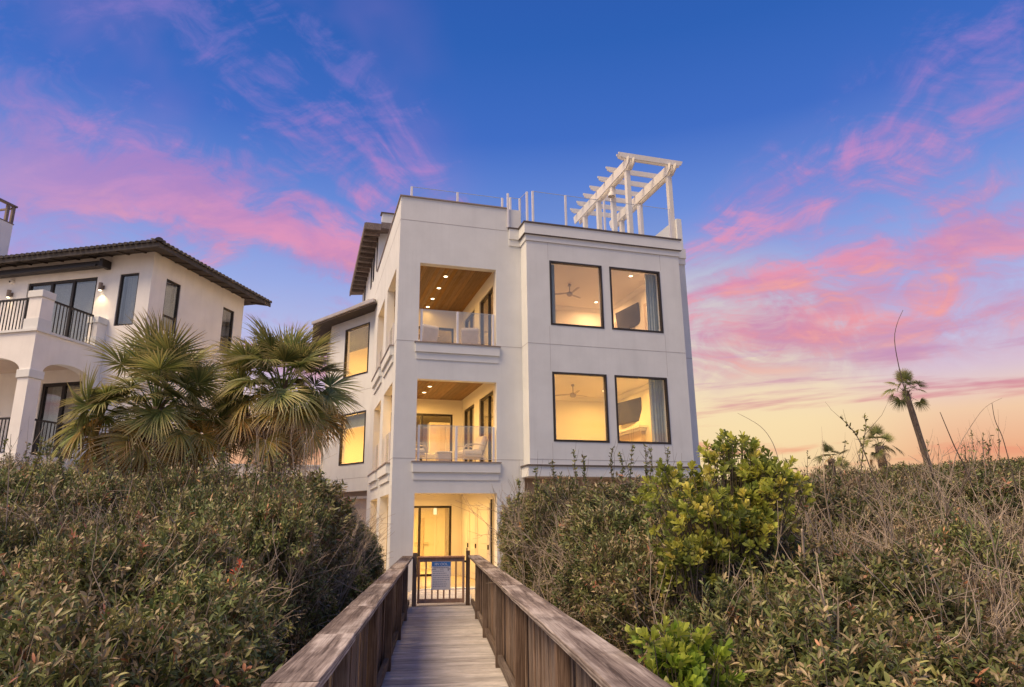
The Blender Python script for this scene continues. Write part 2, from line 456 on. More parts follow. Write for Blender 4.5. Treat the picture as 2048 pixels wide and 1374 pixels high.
M['sand'] = pmat('sand', (0.30, 0.24, 0.18), 0.95, 0.35, 1.2, 0.5, 30.0)
M['lamp_warm'] = emit_mat('lamp_warm', (1.0, 0.80, 0.50), 8.0)
M['lamp_soft'] = emit_mat('lamp_soft', (1.0, 0.72, 0.36), 1.6)
M['sill_metal'] = pmat('sill_metal', (0.30, 0.24, 0.21), 0.5, 0.12, 6.0)
M['blind'] = pmat('blind_slat', (0.30, 0.33, 0.27), 0.6, 0.1)
M['twig'] = pmat('twig_bark', (0.42, 0.335, 0.255), 0.9, 0.3, 9.0)
M['branch'] = pmat('branch_bark', (0.15, 0.115, 0.09), 0.9, 0.3, 9.0, 0.4, 40.0)
M['palm_bark'] = pmat('palm_bark', (0.20, 0.15, 0.115), 0.95, 0.4, 9.0, 0.6, 30.0)
M['leaf'] = leaf_mat('shrub_leaf', 0.22, 0.36, 1.65)
M['leaf_bright'] = leaf_mat('bright_leaf', 0.40, 0.42, 1.6)
M['frond'] = leaf_mat('palm_frond', 0.36, 0.40, 2.2)

def lamp(name, loc, watts, col, size=0.12, parent=None, typ='POINT'):
    d = bpy.data.lights.new(name, typ); d.energy = watts; d.color = col
    if typ == 'POINT': d.shadow_soft_size = size
    else: d.shape = 'DISK'; d.size = size; d.spread = R(170)
    o = bpy.data.objects.new(name, d); o.location = loc
    return link(o, parent)
# ------------------------------------------------------------------ ground
def ground():
    n = 90
    xs = np.concatenate([np.linspace(-900, -40, 12), np.linspace(-34, 60, n), np.linspace(70, 900, 12)])
    ys = np.concatenate([np.linspace(-300, -12, 8), np.linspace(-8, 60, n), np.linspace(70, 1500, 14)])
    X, Y = np.meshgrid(xs, ys, indexing='ij')
    Z = -0.85 + 0.10 * np.sin(X * 0.7 + 1.3) * np.cos(Y * 0.55) + 0.05 * np.sin(X * 1.9 + Y * 1.3)
    far = np.clip((np.hypot(X - 8, Y - 15) - 26) / 20, 0, 1)
    Z = Z * (1 - far) + far * (-0.2)
    mb = MB(); mb.v = [tuple(p) for p in np.stack([X, Y, Z], -1).reshape(-1, 3)]
    w = len(ys)
    for i in range(len(xs) - 1):
        for j in range(w - 1):
            mb.f.append((i * w + j, (i + 1) * w + j, (i + 1) * w + j + 1, i * w + j + 1))
    tag(part('ground', mb, M['sand'], smooth=True), 'sandy dune ground under the scrub', kind='structure')
ground()

# ------------------------------------------------------------------ the beach house
HB = (2.46, 20.0, 0.0)
house = rooted('beach_house', 'white three-storey stucco beach house with glowing windows and open corner balconies', 'house', HB)
WARM = (1.0, 0.55, 0.13)
WARM2 = (1.0, 0.56, 0.25)
FX = lambda Y: (lambda u, w, z: (u, Y + w, z))          # wall facing -Y
FXL = lambda X: (lambda u, w, z: (X + w, u, z))         # wall facing -X (mirrored winding is fine)

LV = [(0.0, 2.60), (3.50, 5.92), (7.05, 9.59)]          # floor and head of the balcony openings
FRONT_H = [(3.11, 5.54, a, b) for a, b in LV]
SIDE_H = [(y0, y1, a, b) for a, b in LV for y0, y1 in ((20.66, 22.98), (23.80, 26.10))]

def H(name, mb, mat, **kw): return part(name, mb, mat, house, HB, **kw)

H('wall', wall_mesh(MB(), FX(20.0), 2.46, 6.40, -0.9, 11.76, 0.25, FRONT_H), M['stucco'])
H('wall', wall_mesh(MB(), FXL(2.46), 20.25, 27.62, -0.9, 11.76, 0.25, SIDE_H), M['stucco'])
# parapet caps
H('coping', MB().box(2.42, 5.96, 19.96, 20.30, 11.762, 11.80), M['sill_metal'])
H('coping', MB().box(2.42, 2.76, 20.302, 27.0, 11.762, 11.80), M['sill_metal'])
# window bay
BAYW = [(7.14, 8.95, 7.71, 9.85), (9.22, 11.06, 7.71, 9.85), (7.14, 8.95, 4.09, 6.22), (9.22, 11.06, 4.09, 6.22)]
H('wall', wall_mesh(MB(), FX(19.40), 6.38, 11.82, 3.06, 11.04, 0.28, BAYW), M['stucco'])
H('wall', MB().box(6.382, 6.62, 19.682, 19.998, 3.06, 11.04), M['stucco'])
H('wall', MB().box(11.54, 11.818, 19.682, 20.05, 3.06, 11.04), M['stucco'])
H('wall', wall_mesh(MB(), FX(20.02), 11.82, 12.43, -0.9, 11.04, 4.2, []), M['stucco'])      # set-back strip
H('parapet', MB().box(12.235, 12.43, 20.02, 24.2, 11.041, 12.21), M['stucco'])
H('wall', MB().box(12.13, 12.42, 24.222, 27.0, -0.9, 12.0), M['stucco'])
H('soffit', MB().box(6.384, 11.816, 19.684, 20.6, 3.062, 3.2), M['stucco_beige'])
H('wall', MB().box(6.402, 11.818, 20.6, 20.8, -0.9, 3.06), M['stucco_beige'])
# cornice of the bay, returning onto the balcony wall and the strip
for z0, z1, pr, mt in ((10.68, 11.038, 0.075, 'stucco_trim'), (10.46, 10.678, 0.035, 'stucco_trim')):
    H('cornice', MB().box(6.38 - pr, 11.82 + pr, 19.40 - pr, 19.398, z0, z1)
      .box(6.38 - pr, 6.378, 19.3985, 20.0 - pr, z0, z1).box(5.98, 6.378, 20.0 - pr + .001, 19.998, z0, z1)
      .box(11.822, 11.82 + pr, 19.3985, 20.018, z0, z1).box(11.823 + pr, 12.43 + pr * .4, 20.018 - pr, 20.0185, z0, z1), M[mt])
H('coping', MB().box(6.27, 11.93, 19.29, 19.70, 11.041, 11.085).box(6.27, 6.66, 19.702, 19.90, 11.041, 11.085).box(5.95, 6.64, 19.902, 20.30, 11.041, 11.085), M['flashing'])
H('drip_edge', MB().box(6.285, 11.915, 19.305, 19.3975, 10.66, 10.679).box(6.285, 6.377, 19.398, 19.92, 10.66, 10.679), M['flashing'])
# base ledge of the bay
H('ledge', MB().box(6.31, 11.88, 19.33, 19.397, 3.06, 3.36).box(6.31, 6.377, 19.3975, 19.99, 3.06, 3.36), M['stucco_trim'])
H('drip_edge', MB().box(6.27, 11.92, 19.29, 19.399, 3.361, 3.40).box(6.27, 6.379, 19.3995, 19.995, 3.361, 3.40), M['flashing'])
# control joints
for z in (10.98, 7.07, 3.58):
    H('joint', MB().box(2.458, 5.97 if z > 10 else 6.376, 19.996, 20.002, z - .008, z + .008), M['joint'])
    H('joint', MB().box(2.4565, 2.4615, 20.002, 27.6, z - .008, z + .008), M['joint'])
for bx_ in ((6.378, 11.822, 19.396, 19.402, 7.08, 7.096), (6.378, 11.822, 19.396, 19.402, 3.55, 3.566), (6.377, 6.382, 19.402, 19.99, 7.08, 7.096), (11.83, 12.432, 20.016, 20.022, 7.08, 7.096)):
    H('joint', MB().box(*bx_), M['joint'])
for x in (7.10, 11.10):
    for a, b in ((3.566, 4.05), (6.26, 7.08), (7.096, 7.67), (9.89, 10.46)):
        H('joint', MB().box(x - .004, x + .004, 19.397, 19.402, a, b), M['joint'])
# balcony sills (front and left side)
for zf in (7.05, 3.50):
    H('sill', MB().box(3.02, 5.63, 19.925, 19.998, zf - .31, zf - .03), M['stucco_trim'])
    H('sill_band', MB().box(3.05, 5.60, 19.975, 19.9985, zf - .53, zf - .312), M['stucco_trim'])
    H('sill_cap', MB().box(2.99, 5.66, 19.895, 20.12, zf - .028, zf + .004), M['sill_metal'])
    for y0, y1 in ((20.66, 22.98), (23.80, 26.10)):
        H('sill', MB().box(2.34, 2.458, y0 - .08, y1 + .08, zf - .31, zf - .03), M['stucco_trim'])
        H('sill_band', MB().box(2.41, 2.4585, y0 - .06, y1 + .06, zf - .53, zf - .312), M['stucco_trim'])
        H('sill_cap', MB().box(2.31, 2.58, y0 - .11, y1 + .11, zf - .028, zf + .004), M['sill_metal'])

# floors and ceilings inside the balcony tower
for k, (zf, zc) in enumerate(((0.0, 2.76), (3.50, 6.20), (7.05, 9.66))):
    H('floor', MB().box(2.712, 5.578, 20.252, 24.898, zf - .25, zf), M['floor_tile'])
    H('ceiling', MB().box(2.712, 5.578, 20.252, 24.898, zc + .03, zc + .12), M['int_ceiling'])
    if k:
        me = MB().box(-.068, .068, 0, 4.64, 0, .025).mesh('ceiling_board', bevel=.006)
        me.materials.append(M['ceiling_wood'])
        for i in range(20):
            inst('ceiling_board', me, None, house, (2.79 + i * .1415 - HB[0], 20.256 - HB[1], zc))
H('roof_slab', MB().box(2.712, 12.12, 20.252, 27.0, 10.72, 10.9), M['metal_roof'])
H('roof_slab', MB().box(6.622, 11.538, 19.682, 20.25, 10.72, 10.9), M['metal_roof'])

# inner walls of the balcony tower with sliding doors
DOORS_R = {1: (3.50, 5.80), 2: (7.05, 9.25)}
rw = []
for zf, zt in DOORS_R.values(): rw += [(20.52, 22.33, zf, zt), (23.05, 24.72, zf, zt)]
H('wall', wall_mesh(MB(), FXL(5.58), 20.252, 25.10, 0.0, 10.72, 0.18, rw), M['int_wall'])
DOORS_B = [(2.95, 5.22, 0.0, 2.38), (2.95, 5.22, 3.50, 5.67), (2.95, 5.22, 7.05, 8.98)]
H('wall', wall_mesh(MB(), FX(24.90), 2.712, 5.578, 0.0, 10.72, 0.18, DOORS_B), M['int_wall'])

def slider(x0, x1, z0, z1, fn, panes, name='sliding_door', t=0.075, parent=None, fm='bronze', gm='glass', deep=0.10):
    """framed glazing; fn(u, w, z) places it; the frame is the part, stiles and panes its sub-parts"""
    def bx(mb, a, b, w0, w1, c, d):
        p = [fn(a, w0, c), fn(b, w0, c), fn(b, w1, c), fn(a, w1, c), fn(a, w0, d), fn(b, w0, d), fn(b, w1, d), fn(a, w1, d)]
        i = len(mb.v); mb.v += p
        mb.f += [(i, i + 3, i + 2, i + 1), (i + 4, i + 5, i + 6, i + 7), (i, i + 1, i + 5, i + 4), (i + 1, i + 2, i + 6, i + 5), (i + 2, i + 3, i + 7, i + 6), (i + 3, i, i + 4, i + 7)]
        return mb
    off = parent.get('_off', (0, 0, 0))
    fr = MB()
    e = 0.002
    bx(fr, x0 + e, x0 + t, 0, deep, z0 + e, z1 - e); bx(fr, x1 - t, x1 - e, 0, deep, z0 + e, z1 - e)
    bx(fr, x0 + t + e, x1 - t - e, 0, deep, z1 - t, z1 - e); bx(fr, x0 + t + e, x1 - t - e, 0, deep, z0 + e, z0 + t)
    f = part(name, fr, M[fm], parent, off)
    xs = [x0 + t + (x1 - x0 - 2 * t) * p for p in panes]
    for a in xs[1:-1]:
        part('stile', bx(MB(), a - t * .55, a + t * .55, .004, deep - .004, z0 + t + e, z1 - t - e), M[fm], f, off)
    for a, b in zip(xs[:-1], xs[1:]):
        part('pane', bx(MB(), a + .006, b - .006, deep * .45, deep * .45 + .012, z0 + t + .004, z1 - t - .004), M[gm], f, off)
    return f

for zf, zt in DOORS_R.values():
    slider(20.52, 22.33, zf, zt, lambda u, w, z: (5.62 + w, u, z), (0, .42, 1), parent=house)
    slider(23.05, 24.72, zf, zt, lambda u, w, z: (5.62 + w, u, z), (0, .5, 1), parent=house)
for x0, x1, z0, z1 in DOORS_B:
    slider(x0, x1, z0, z1, lambda u, w, z: (u, 24.94 + w, z), (0, .5, 1), parent=house)
# bay windows: dark frames set in the openings
for x0, x1, z0, z1 in BAYW:
    slider(x0, x1, z0, z1, lambda u, w, z: (u, 19.385 + w, z), (0, 1), 'window', .062, house, deep=.11)

# ground-floor porch: white cupboard doors on the right wall
for y0, y1, z1 in ((20.9, 22.15, 2.35), (22.5, 23.35, 2.2), (23.6, 24.6, 2.2)):
    dmb = MB().box(5.545, 5.578, y0, y1, 0.02, z1)
    dr = H('closet_door', dmb, M['int_trim'])
    for zz0, zz1 in ((.2, 1.0), (1.15, z1 - .15)):
        sub('panel', MB().box(5.528, 5.5445, y0 + .14, y1 - .14, zz0, zz1), M['int_trim'], dr, HB, bevel=.008)
    sub('handle', MB().box(5.50, 5.5445, y0 + .06, y0 + .085, .98, 1.12), M['bronze'], dr, HB)
H('door_edge', MB().box(5.50, 5.545, 20.53, 20.60, 0.0, 2.45), M['bronze'])

# bedrooms behind the bay (upper and middle floor)
for zf, zc in ((3.50, 6.40), (7.05, 10.0)):
    H('floor', MB().box(5.762, 11.538, 20.252, 24.28, zf - .22, zf), M['floor_tile'])
    H('floor', MB().box(6.622, 11.538, 19.684, 20.2515, zf - .22, zf), M['floor_tile'])
    H('ceiling', MB().box(5.762, 11.538, 20.252, 24.28, zc, zc + .1), M['int_ceiling'])
    H('ceiling', MB().box(6.622, 11.538, 19.684, 20.2515, zc, zc + .1), M['int_ceiling'])
    H('wall', wall_mesh(MB(), FX(24.28), 5.762, 11.538, zf - .2, zc + .1, .15, [(7.35, 8.25, zf, zf + 2.1)] if zf < 5 else []), M['int_wall'])
    H('wall', MB().box(11.44, 11.5375, 20.06, 24.279, zf, zc - .001), M['int_wall'])
    cr = MB()
    cr.prism([(0, 0), (-.13, 0), (-.11, -.04), (-.03, -.12), (0, -.14)], 20.06, 24.15, Matrix(((1, 0, 0, 11.439), (0, 0, 1, 0), (0, 1, 0, zc - .002), (0, 0, 0, 1))))
    cr.prism([(0, 0), (-.13, 0), (-.11, -.04), (-.03, -.12), (0, -.14)], 5.77, 11.30, Matrix(((0, 0, 1, 0), (1, 0, 0, 24.278), (0, 1, 0, zc - .002), (0, 0, 0, 1))))
    H('crown_moulding', cr, M['int_trim'])
    dc = H('door', MB().box(11.405, 11.4395, 20.35, 21.15, zf, zf + 2.15), M['int_trim'])
    sub('door_casing', MB().box(11.385, 11.4385, 20.24, 20.349, zf, zf + 2.26).box(11.385, 11.4385, 21.151, 21.26, zf, zf + 2.26).box(11.385, 11.4385, 20.3495, 21.1505, zf + 2.151, zf + 2.26), M['stucco_beige'], dc, HB)
# corridor behind the middle bedroom's doorway
H('wall', MB().box(6.8, 8.9, 25.9, 26.0, 3.3, 6.4), M['int_wall'])
H('ceiling', MB().box(6.8, 8.9, 24.432, 25.899, 5.9, 6.0), M['int_ceiling'])
H('floor', MB().box(6.8, 8.9, 24.432, 25.899, 3.4, 3.49), M['floor_tile'])
dcs = MB().box(7.25, 7.349, 24.24, 24.279, 3.5, 5.7).box(8.251, 8.35, 24.24, 24.279, 3.5, 5.7).box(7.3495, 8.2505, 24.24, 24.279, 5.601, 5.7)
H('door_casing', dcs, M['int_trim'])

# rooms behind the balcony doors and the angled wing: one open floor per storey
TH = R(-30.0)
WD = Vector((math.sin(TH), math.cos(TH), 0)); WN = Vector((math.cos(TH), -math.sin(TH), 0))   # along the wing wall, into the room
W0 = Vector((2.46, 27.62, 0))
def FW(u, w, z):
    p = W0 + WD * u + WN * w
    return (p.x, p.y, z)
WINGW = [(0.29, 2.05, 7.73, 9.87), (0.29, 2.05, 4.10, 6.20)]
H('wall', wall_mesh(MB(), FW, 0.001, 3.18, 3.04, 10.55, 0.25, WINGW), M['stucco'])
e0 = W0 + WD * 3.18
H('wall', MB().box(e0.x, e0.x + .25, e0.y + .12, 35.0, 3.04, 10.55), M['stucco'])
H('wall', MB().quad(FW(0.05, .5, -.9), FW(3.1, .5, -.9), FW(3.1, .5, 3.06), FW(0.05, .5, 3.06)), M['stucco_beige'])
for z in (7.06, 3.55):
    H('joint', MB().quad(FW(0, -.003, z - .008), FW(3.18, -.003, z - .008), FW(3.18, -.003, z + .008), FW(0, -.003, z + .008)), M['joint'])
for x0, x1, z0, z1 in WINGW:
    slider(x0, x1, z0, z1, lambda u, w, z: FW(u, w - .02, z), (0, 1), 'window', .06, house, deep=.11)
for zf, zc in ((0.0, 2.76), (3.50, 6.28), (7.05, 9.95)):
    plan = [(2.72, 25.082), (7.0, 25.082), (7.0, 34.9), (1.13, 34.9), (1.13, 30.50), (2.72, 27.75)]
    H('floor', MB().prism(plan, zf - .2, zf), M['floor_tile'])
    H('ceiling', MB().prism(plan, zc, zc + .1), M['int_ceiling'])
H('wall', MB().box(0.8, 7.1, 33.0, 33.15, -.2, 10.5), M['int_wall'])
H('wall', MB().box(6.9, 7.05, 25.1, 32.99, -.2, 10.5), M['int_wall'])
H('wall', MB().box(3.6, 3.75, 29.2, 32.98, 0, 10.5), M['int_wall'])
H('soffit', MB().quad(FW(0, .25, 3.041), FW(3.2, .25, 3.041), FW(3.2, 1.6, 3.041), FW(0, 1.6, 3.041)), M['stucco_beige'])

# recessed lamps: trim ring (part) with a glowing lens (sub-part)
RING = MB(); LENS = MB()
for j in range(16):
    a0, a1 = 2 * math.pi * j / 16, 2 * math.pi * (j + 1) / 16
    for r0, r1, z0, z1 in ((.062, .085, -.004, -.008), (.085, .09, -.008, 0)):
        RING.quad((r0 * math.cos(a0), r0 * math.sin(a0), z0), (r0 * math.cos(a1), r0 * math.sin(a1), z0), (r1 * math.cos(a1), r1 * math.sin(a1), z1), (r1 * math.cos(a0), r1 * math.sin(a0), z1))
LENS.v = [(.061 * math.cos(2 * math.pi * j / 16), .061 * math.sin(2 * math.pi * j / 16), -.005) for j in range(16)]; LENS.f = [tuple(range(16))]
ring_me = RING.mesh('recessed_light'); ring_me.materials.append(M['white_paint'])
lens_me = LENS.mesh('lens'); lens_me.materials.append(M['lamp_warm'])
def downlight(x, y, z, watts, col=WARM):
    o = inst('recessed_light', ring_me, None, house, (x - HB[0], y - HB[1], z - HB[2]))
    inst('lens', lens_me, None, o)
    if watts:
        l = lamp('recessed_lamp', (x - HB[0], y - HB[1], z - HB[2] - .03), watts, col, .14, house, 'AREA')
for y, w in ((21.2, 20), (22.4, 20), (23.6, 16), (24.6, 3)): downlight(4.15, y, 9.66, w)
for y in (21.3, 22.5, 23.6): downlight(3.92, y, 6.20, 46)
for y in (21.3, 23.4): downlight(4.15, y, 2.755, 60)
for x, y, z, w in ((10.5, 20.4, 10.0, 50), (10.5, 23.4, 10.0, 56), (7.2, 22.0, 10.0, 50), (10.4, 22.8, 6.4, 66), (10.5, 20.45, 6.4, 76), (7.2, 21.6, 6.4, 66), (7.8, 25.2, 5.9, 90)):
    downlight(x, y, z, w, WARM2 if z > 9 else WARM)
for x, y, z, w in ((4.3, 26.6, 2.755, 200), (4.6, 26.9, 6.275, 150), (2.6, 30.2, 6.275, 210), (4.4, 26.8, 9.945, 110), (2.6, 30.2, 9.945, 180)):
    downlight(x, y, z, w)

# upper storey at the back: wall, narrow windows, deep eave on rafters, raised box
TWN = [(27.36, 27.76, 12.0, 13.36), (28.55, 28.95, 12.0, 13.36), (29.58, 29.98, 12.0, 13.36), (33.0, 33.4, 12.0, 13.36)]
H('wall', wall_mesh(MB(), FXL(2.46), 27.622, 35.0, 10.56, 13.62, .25, TWN[1:]), M['stucco'])
H('wall', wall_mesh(MB(), FXL(2.46), 27.02, 27.62, 11.762, 13.62, .25, []), M['stucco'])
H('wall', MB().box(2.712, 9.0, 27.02, 27.27, 10.73, 13.62), M['stucco'])
for y0, y1, z0, z1 in TWN[1:]:
    slider(y0, y1, z0, z1, lambda u, w, z: (2.43 + w, u, z), (0, 1), 'window', .05, house, gm='glass_dim', deep=.09)
H('window', MB().box(2.44, 2.4585, 27.30, 27.58, 12.0, 13.36), M['bronze'])
H('roof', MB().prism([(1.86, 13.40), (9.2, 14.2), (9.2, 14.30), (1.86, 13.52)], 26.42, 35.2, Matrix(((1, 0, 0, 0), (0, 0, 1, 0), (0, 1, 0, 0), (0, 0, 0, 1)))), M['soffit'])
H('fascia', MB().box(1.80, 1.858, 26.36, 35.2, 13.34, 13.60).box(1.8585, 2.47, 26.36, 26.418, 13.34, 13.62), M['eave_wood'])
H('fascia', MB().box(2.471, 9.0, 26.37, 26.4185, 13.44, 13.70), M['eave_wood'])
rf = MB().box(0, .60, -.035, .035, -.16, 0).mesh('rafter'); rf.materials.append(M['eave_wood'])
for i in range(13):
    inst('rafter', rf, None, house, (1.862 - HB[0], 26.75 + i * .62 - HB[1], 13.395))
H('parapet_box', MB().box(2.53, 6.2, 26.74, 27.018, 13.75, 14.27), M['stucco'])
H('coping', MB().box(2.47, 6.25, 26.69, 27.05, 14.271, 14.31), M['flashing'])
# hipped roof of the angled wing
EL = Vector((0.11, 30.47, 10.40)); ER = Vector((2.40, 26.50, 10.40)); AP = Vector((2.458, 31.05, 11.90)); EB = Vector((0.11, 36.0, 10.40)); AB = Vector((2.458, 36.0, 11.9))
hr = MB()
hr.tri(tuple(EL), tuple(ER), tuple(AP)); hr.quad(tuple(EB), tuple(EL), tuple(AP), tuple(AB))
H('roof', hr, M['metal_roof'])
dn = Vector((0, 0, -.02)); so = MB()
inw = WN * .75
sz = Vector((0, 0, -.13)); inx = WN * .02
so.v = [tuple(q) for q in (EL + sz, ER + sz, ER + inw + sz, Vector((1.1, 30.6, EL.z)) + sz, Vector((1.1, 36, EL.z)) + sz, EB + sz)]; so.f = [(0, 1, 2, 3), (0, 3, 4, 5)]
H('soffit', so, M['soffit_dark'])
def board(mb, a, b, w, h0, h1):
    d = (b - a); d.z = 0; d.normalize(); nrm = Vector((d.y, -d.x, 0)) * w
    p = [a, b, b + nrm, a + nrm]
    i = len(mb.v)
    mb.v += [(q.x, q.y, a.z + h0) for q in p] + [(q.x, q.y, a.z + h1) for q in p]
    mb.f += [(i, i + 3, i + 2, i + 1), (i + 4, i + 5, i + 6, i + 7), (i, i + 1, i + 5, i + 4), (i + 1, i + 2, i + 6, i + 5), (i + 2, i + 3, i + 7, i + 6), (i + 3, i, i + 4, i + 7)]
    return mb
H('fascia', board(MB(), EL, ER, .04, -.14, .015), M['eave_wood'])
f2 = MB(); board(f2, EB, EL, .04, -.14, .012); H('fascia', f2, M['eave_wood'])
gut = MB(); board(gut, EL + WN * -.045 + Vector((0, 0, .0)), ER + WN * -.045, .09, -.09, .03); H('gutter', gut, M['metal_roof'])

gw = rooted('garden_wall', 'cream garden wall between the two houses behind the palms', 'wall', (-.5, 36.0, -.9))
part('wall', MB().box(-5.5, 3.5, 36.0, 36.2, -.9, 4.6), M['stucco_cream'], gw)
part('coping', MB().box(-5.55, 3.55, 35.95, 36.25, 4.601, 4.68), M['stucco_trim'], gw)
# glass balustrades of the balconies: one thing per opening
post_me = MB().box(-.035, .035, -.03, .03, 0, 1.06).mesh('post', bevel=.006); post_me.materials.append(M['rail_post'])
def glass_rail(name, label, pts, z0, h, group, skip=(), gm='glass_rail'):
    """posts at pts (world xy), panes between consecutive posts"""
    t = rooted(name, label, 'railing', (pts[0][0], pts[0][1], z0), group)
    for p in pts:
        inst('post', post_me, None, t, (p[0] - pts[0][0], p[1] - pts[0][1], 0), (0, 0, 0), (1, 1, h / 1.06))
    for i, (a, b) in enumerate(zip(pts[:-1], pts[1:])):
        if i in skip: continue
        A, B = Vector((*a, 0)), Vector((*b, 0)); d = (B - A).normalized(); nn = Vector((d.y, -d.x, 0)) * .006
        A += d * .037; B -= d * .037
        mb = MB(); p = [A + nn, B + nn, B - nn, A - nn]; k = len(mb.v)
        mb.v += [(q.x, q.y, z0 + .06) for q in p] + [(q.x, q.y, z0 + h - .012) for q in p]
        mb.f += [(0, 3, 2, 1), (4, 5, 6, 7), (0, 1, 5, 4), (1, 2, 6, 5), (2, 3, 7, 6), (3, 0, 4, 7)]
        part('glass_panel', mb, M[gm], t, (pts[0][0], pts[0][1], z0))
        eb = MB(); eb.v = [(q.x, q.y, z0 + h - .011) for q in p] + [(q.x, q.y, z0 + h + .004) for q in p]; eb.f = list(mb.f)
        part('glass_edge', eb, M['glass_edge'], t, (pts[0][0], pts[0][1], z0))
    return t
for zf, fl in ((7.06, 'top'), (3.51, 'middle')):
    glass_rail('glass_railing', f'clear glass railing across the front of the {fl}-floor balcony', [(3.20, 20.08), (4.32, 20.08), (5.46, 20.08)], zf, 1.05, 'glass railings of the balconies')
    for (y0, y1), wh in (((20.66, 22.98), 'front'), ((23.80, 26.10), 'rear')):
        glass_rail('glass_railing', f'glass railing in the {wh} side opening of the {fl}-floor balcony', [(2.58, y0 + .09), (2.58, (y0 + y1) / 2), (2.58, y1 - .09)], zf, 1.05, 'glass railings of the balconies')
# roof terrace railings
glass_rail('glass_railing', 'frameless glass railing with white posts above the tall left roof parapet', [(2.83, 20.36), (4.34, 20.36), (5.87, 20.36)], 11.3, 1.02, 'glass railings of the roof terrace', gm='glass_roof')
glass_rail('glass_railing', 'glass railing stepping round the notch between the two roof parapets', [(5.95, 19.96), (6.11, 20.22), (6.44, 20.22), (6.52, 19.68)], 11.085, 1.22, 'glass railings of the roof terrace', skip=(0,), gm='glass_roof')
glass_rail('glass_railing', 'long glass railing along the bay roof edge in front of the pergola', [(6.70, 19.62), (7.85, 19.62), (9.25, 19.62), (10.6, 19.62), (11.72, 19.62)], 11.085, 1.24, 'glass railings of the roof terrace', gm='glass_roof')
# ------------------------------------------------------------------ furniture and fittings of the beach house
def armchair(x, y, z, rz, label):
    t = thing('armchair', label, 'armchair', (x, y, z), rz, 'cushioned chairs on the balconies')
    part('seat_cushion', MB().box(-.30, .30, -.30, .32, .30, .46), M['fabric_white'], t, bevel=.045)
    Mb = Matrix.Translation((0, .27, .44)) @ Matrix.Rotation(R(-20), 4, 'X')
    part('back_cushion', MB().box(-.29, .29, -.08, .09, 0, .50, Mb), M['fabric_white'], t, bevel=.05)
    part('back_frame', MB().box(-.27, .27, .10, .125, -.2, .42, Mb), M['chair_frame'], t, bevel=.008)
    part('seat_frame', MB().box(-.31, .31, -.31, .33, .235, .298), M['chair_frame'], t, bevel=.01)
    for sx in (-1, 1):
        part('armrest', MB().tube([(sx * .34, -.34, 0), (sx * .34, -.36, .45), (sx * .34, -.28, .60), (sx * .34, .10, .63), (sx * .34, .40, .58)], .017, 8), M['chair_frame'], t, smooth=True)
        part('leg', MB().tube([(sx * .31, .30, .28), (sx * .33, .44, 0)], .02, 8), M['chair_frame'], t)
    return t
armchair(4.98, 21.15, 3.50, R(-78), 'white cushioned armchair facing left behind the middle balcony railing')
armchair(3.28, 21.15, 3.50, R(80), 'white armchair half hidden at the left edge of the middle balcony')
armchair(3.56, 21.65, 7.05, R(196), 'white armchair with its back to us at the left of the top balcony')
armchair(5.10, 21.65, 7.05, R(166), 'white armchair with its back to us at the right of the top balcony')
t = thing('side_table', 'low pale drum table between the two armchairs of the middle balcony', 'table', (4.16, 21.2, 3.5))
cyl = lambda r0, r1, z0, z1, n=20: MB().tube([(0, 0, z0), (0, 0, z1)], [r0, r1], n)
part('base', MB().box(-.21, .21, -.21, .21, 0, .36), M['chair_frame'], t, bevel=.03)
part('table_top', MB().box(-.24, .24, -.24, .24, .362, .40), M['int_trim'], t, bevel=.012)
t = thing('side_table', 'small light table between the two armchairs of the top balcony', 'table', (4.3, 22.5, 7.05))
part('table_top', cyl(.30, .30, .42, .46), M['int_trim'], t)
for a in range(3): part('leg', MB().tube([(.2 * math.cos(a * 2.1), .2 * math.sin(a * 2.1), .42), (.25 * math.cos(a * 2.1), .25 * math.sin(a * 2.1), 0)], .015), M['chair_frame'], t)

def ceiling_fan(x, y, z, rz, label):
    t = thing('ceiling_fan', label, 'fan', (x, y, z), rz, 'bedroom ceiling fans')
    part('canopy', cyl(.07, .05, -.06, -.001), M['fan'], t)
    part('downrod', cyl(.015, .015, -.30, -.06, 8), M['fan'], t)
    part('motor', MB().tube([(0, 0, -.29), (0, 0, -.31), (0, 0, -.40), (0, 0, -.45)], [.05, .10, .11, .06], 18), M['fan'], t, smooth=True)
    for k in range(3):
        a = k * 2 * math.pi / 3
        part('blade', MB().prism([(.09, -.035), (.35, -.07), (.66, -.06), (.70, 0), (.66, .05), (.35, .05), (.09, .035)], -.352, -.338, Matrix.Rotation(a, 4, 'Z') @ Matrix.Rotation(R(9), 4, 'X')), M['fan'], t)
ceiling_fan(8.75, 21.75, 10.0, .55, 'grey three-blade ceiling fan in the upper bedroom')
ceiling_fan(8.85, 22.0, 6.4, .35, 'grey three-blade ceiling fan in the middle-floor bedroom')

def television(y0, y1, z0, z1, label, turn):
    yc, zc = (y0 + y1) / 2, (z0 + z1) / 2
    t = thing('television', label, 'television', (11.33, yc, zc), 0, 'wall televisions')
    w, h = (y1 - y0) / 2, (z1 - z0) / 2
    Mt = Matrix.Rotation(R(turn), 4, 'Z') @ Matrix.Rotation(R(-7), 4, 'Y')
    part('body', MB().box(-.025, .02, -w, w, -h, h, Mt), M['tv'], t, bevel=.006)
    part('screen', MB().box(-.029, -.0255, -w + .012, w - .012, -h + .014, h - .012, Mt), M['tv'], t)
    part('bracket', MB().box(.02, .105, -.08, .08, -.1, .1), M['black_metal'], t)
television(21.65, 23.15, 8.72, 9.52, 'black television on the right wall of the upper bedroom', 8)
television(21.95, 23.50, 5.24, 6.06, 'black television above the mantel in the middle-floor bedroom', 10)
t = rooted('mantel_shelf', 'pale mantel shelf with a console under the middle-floor television', 'shelf', (11.2, 22.7, 3.5))
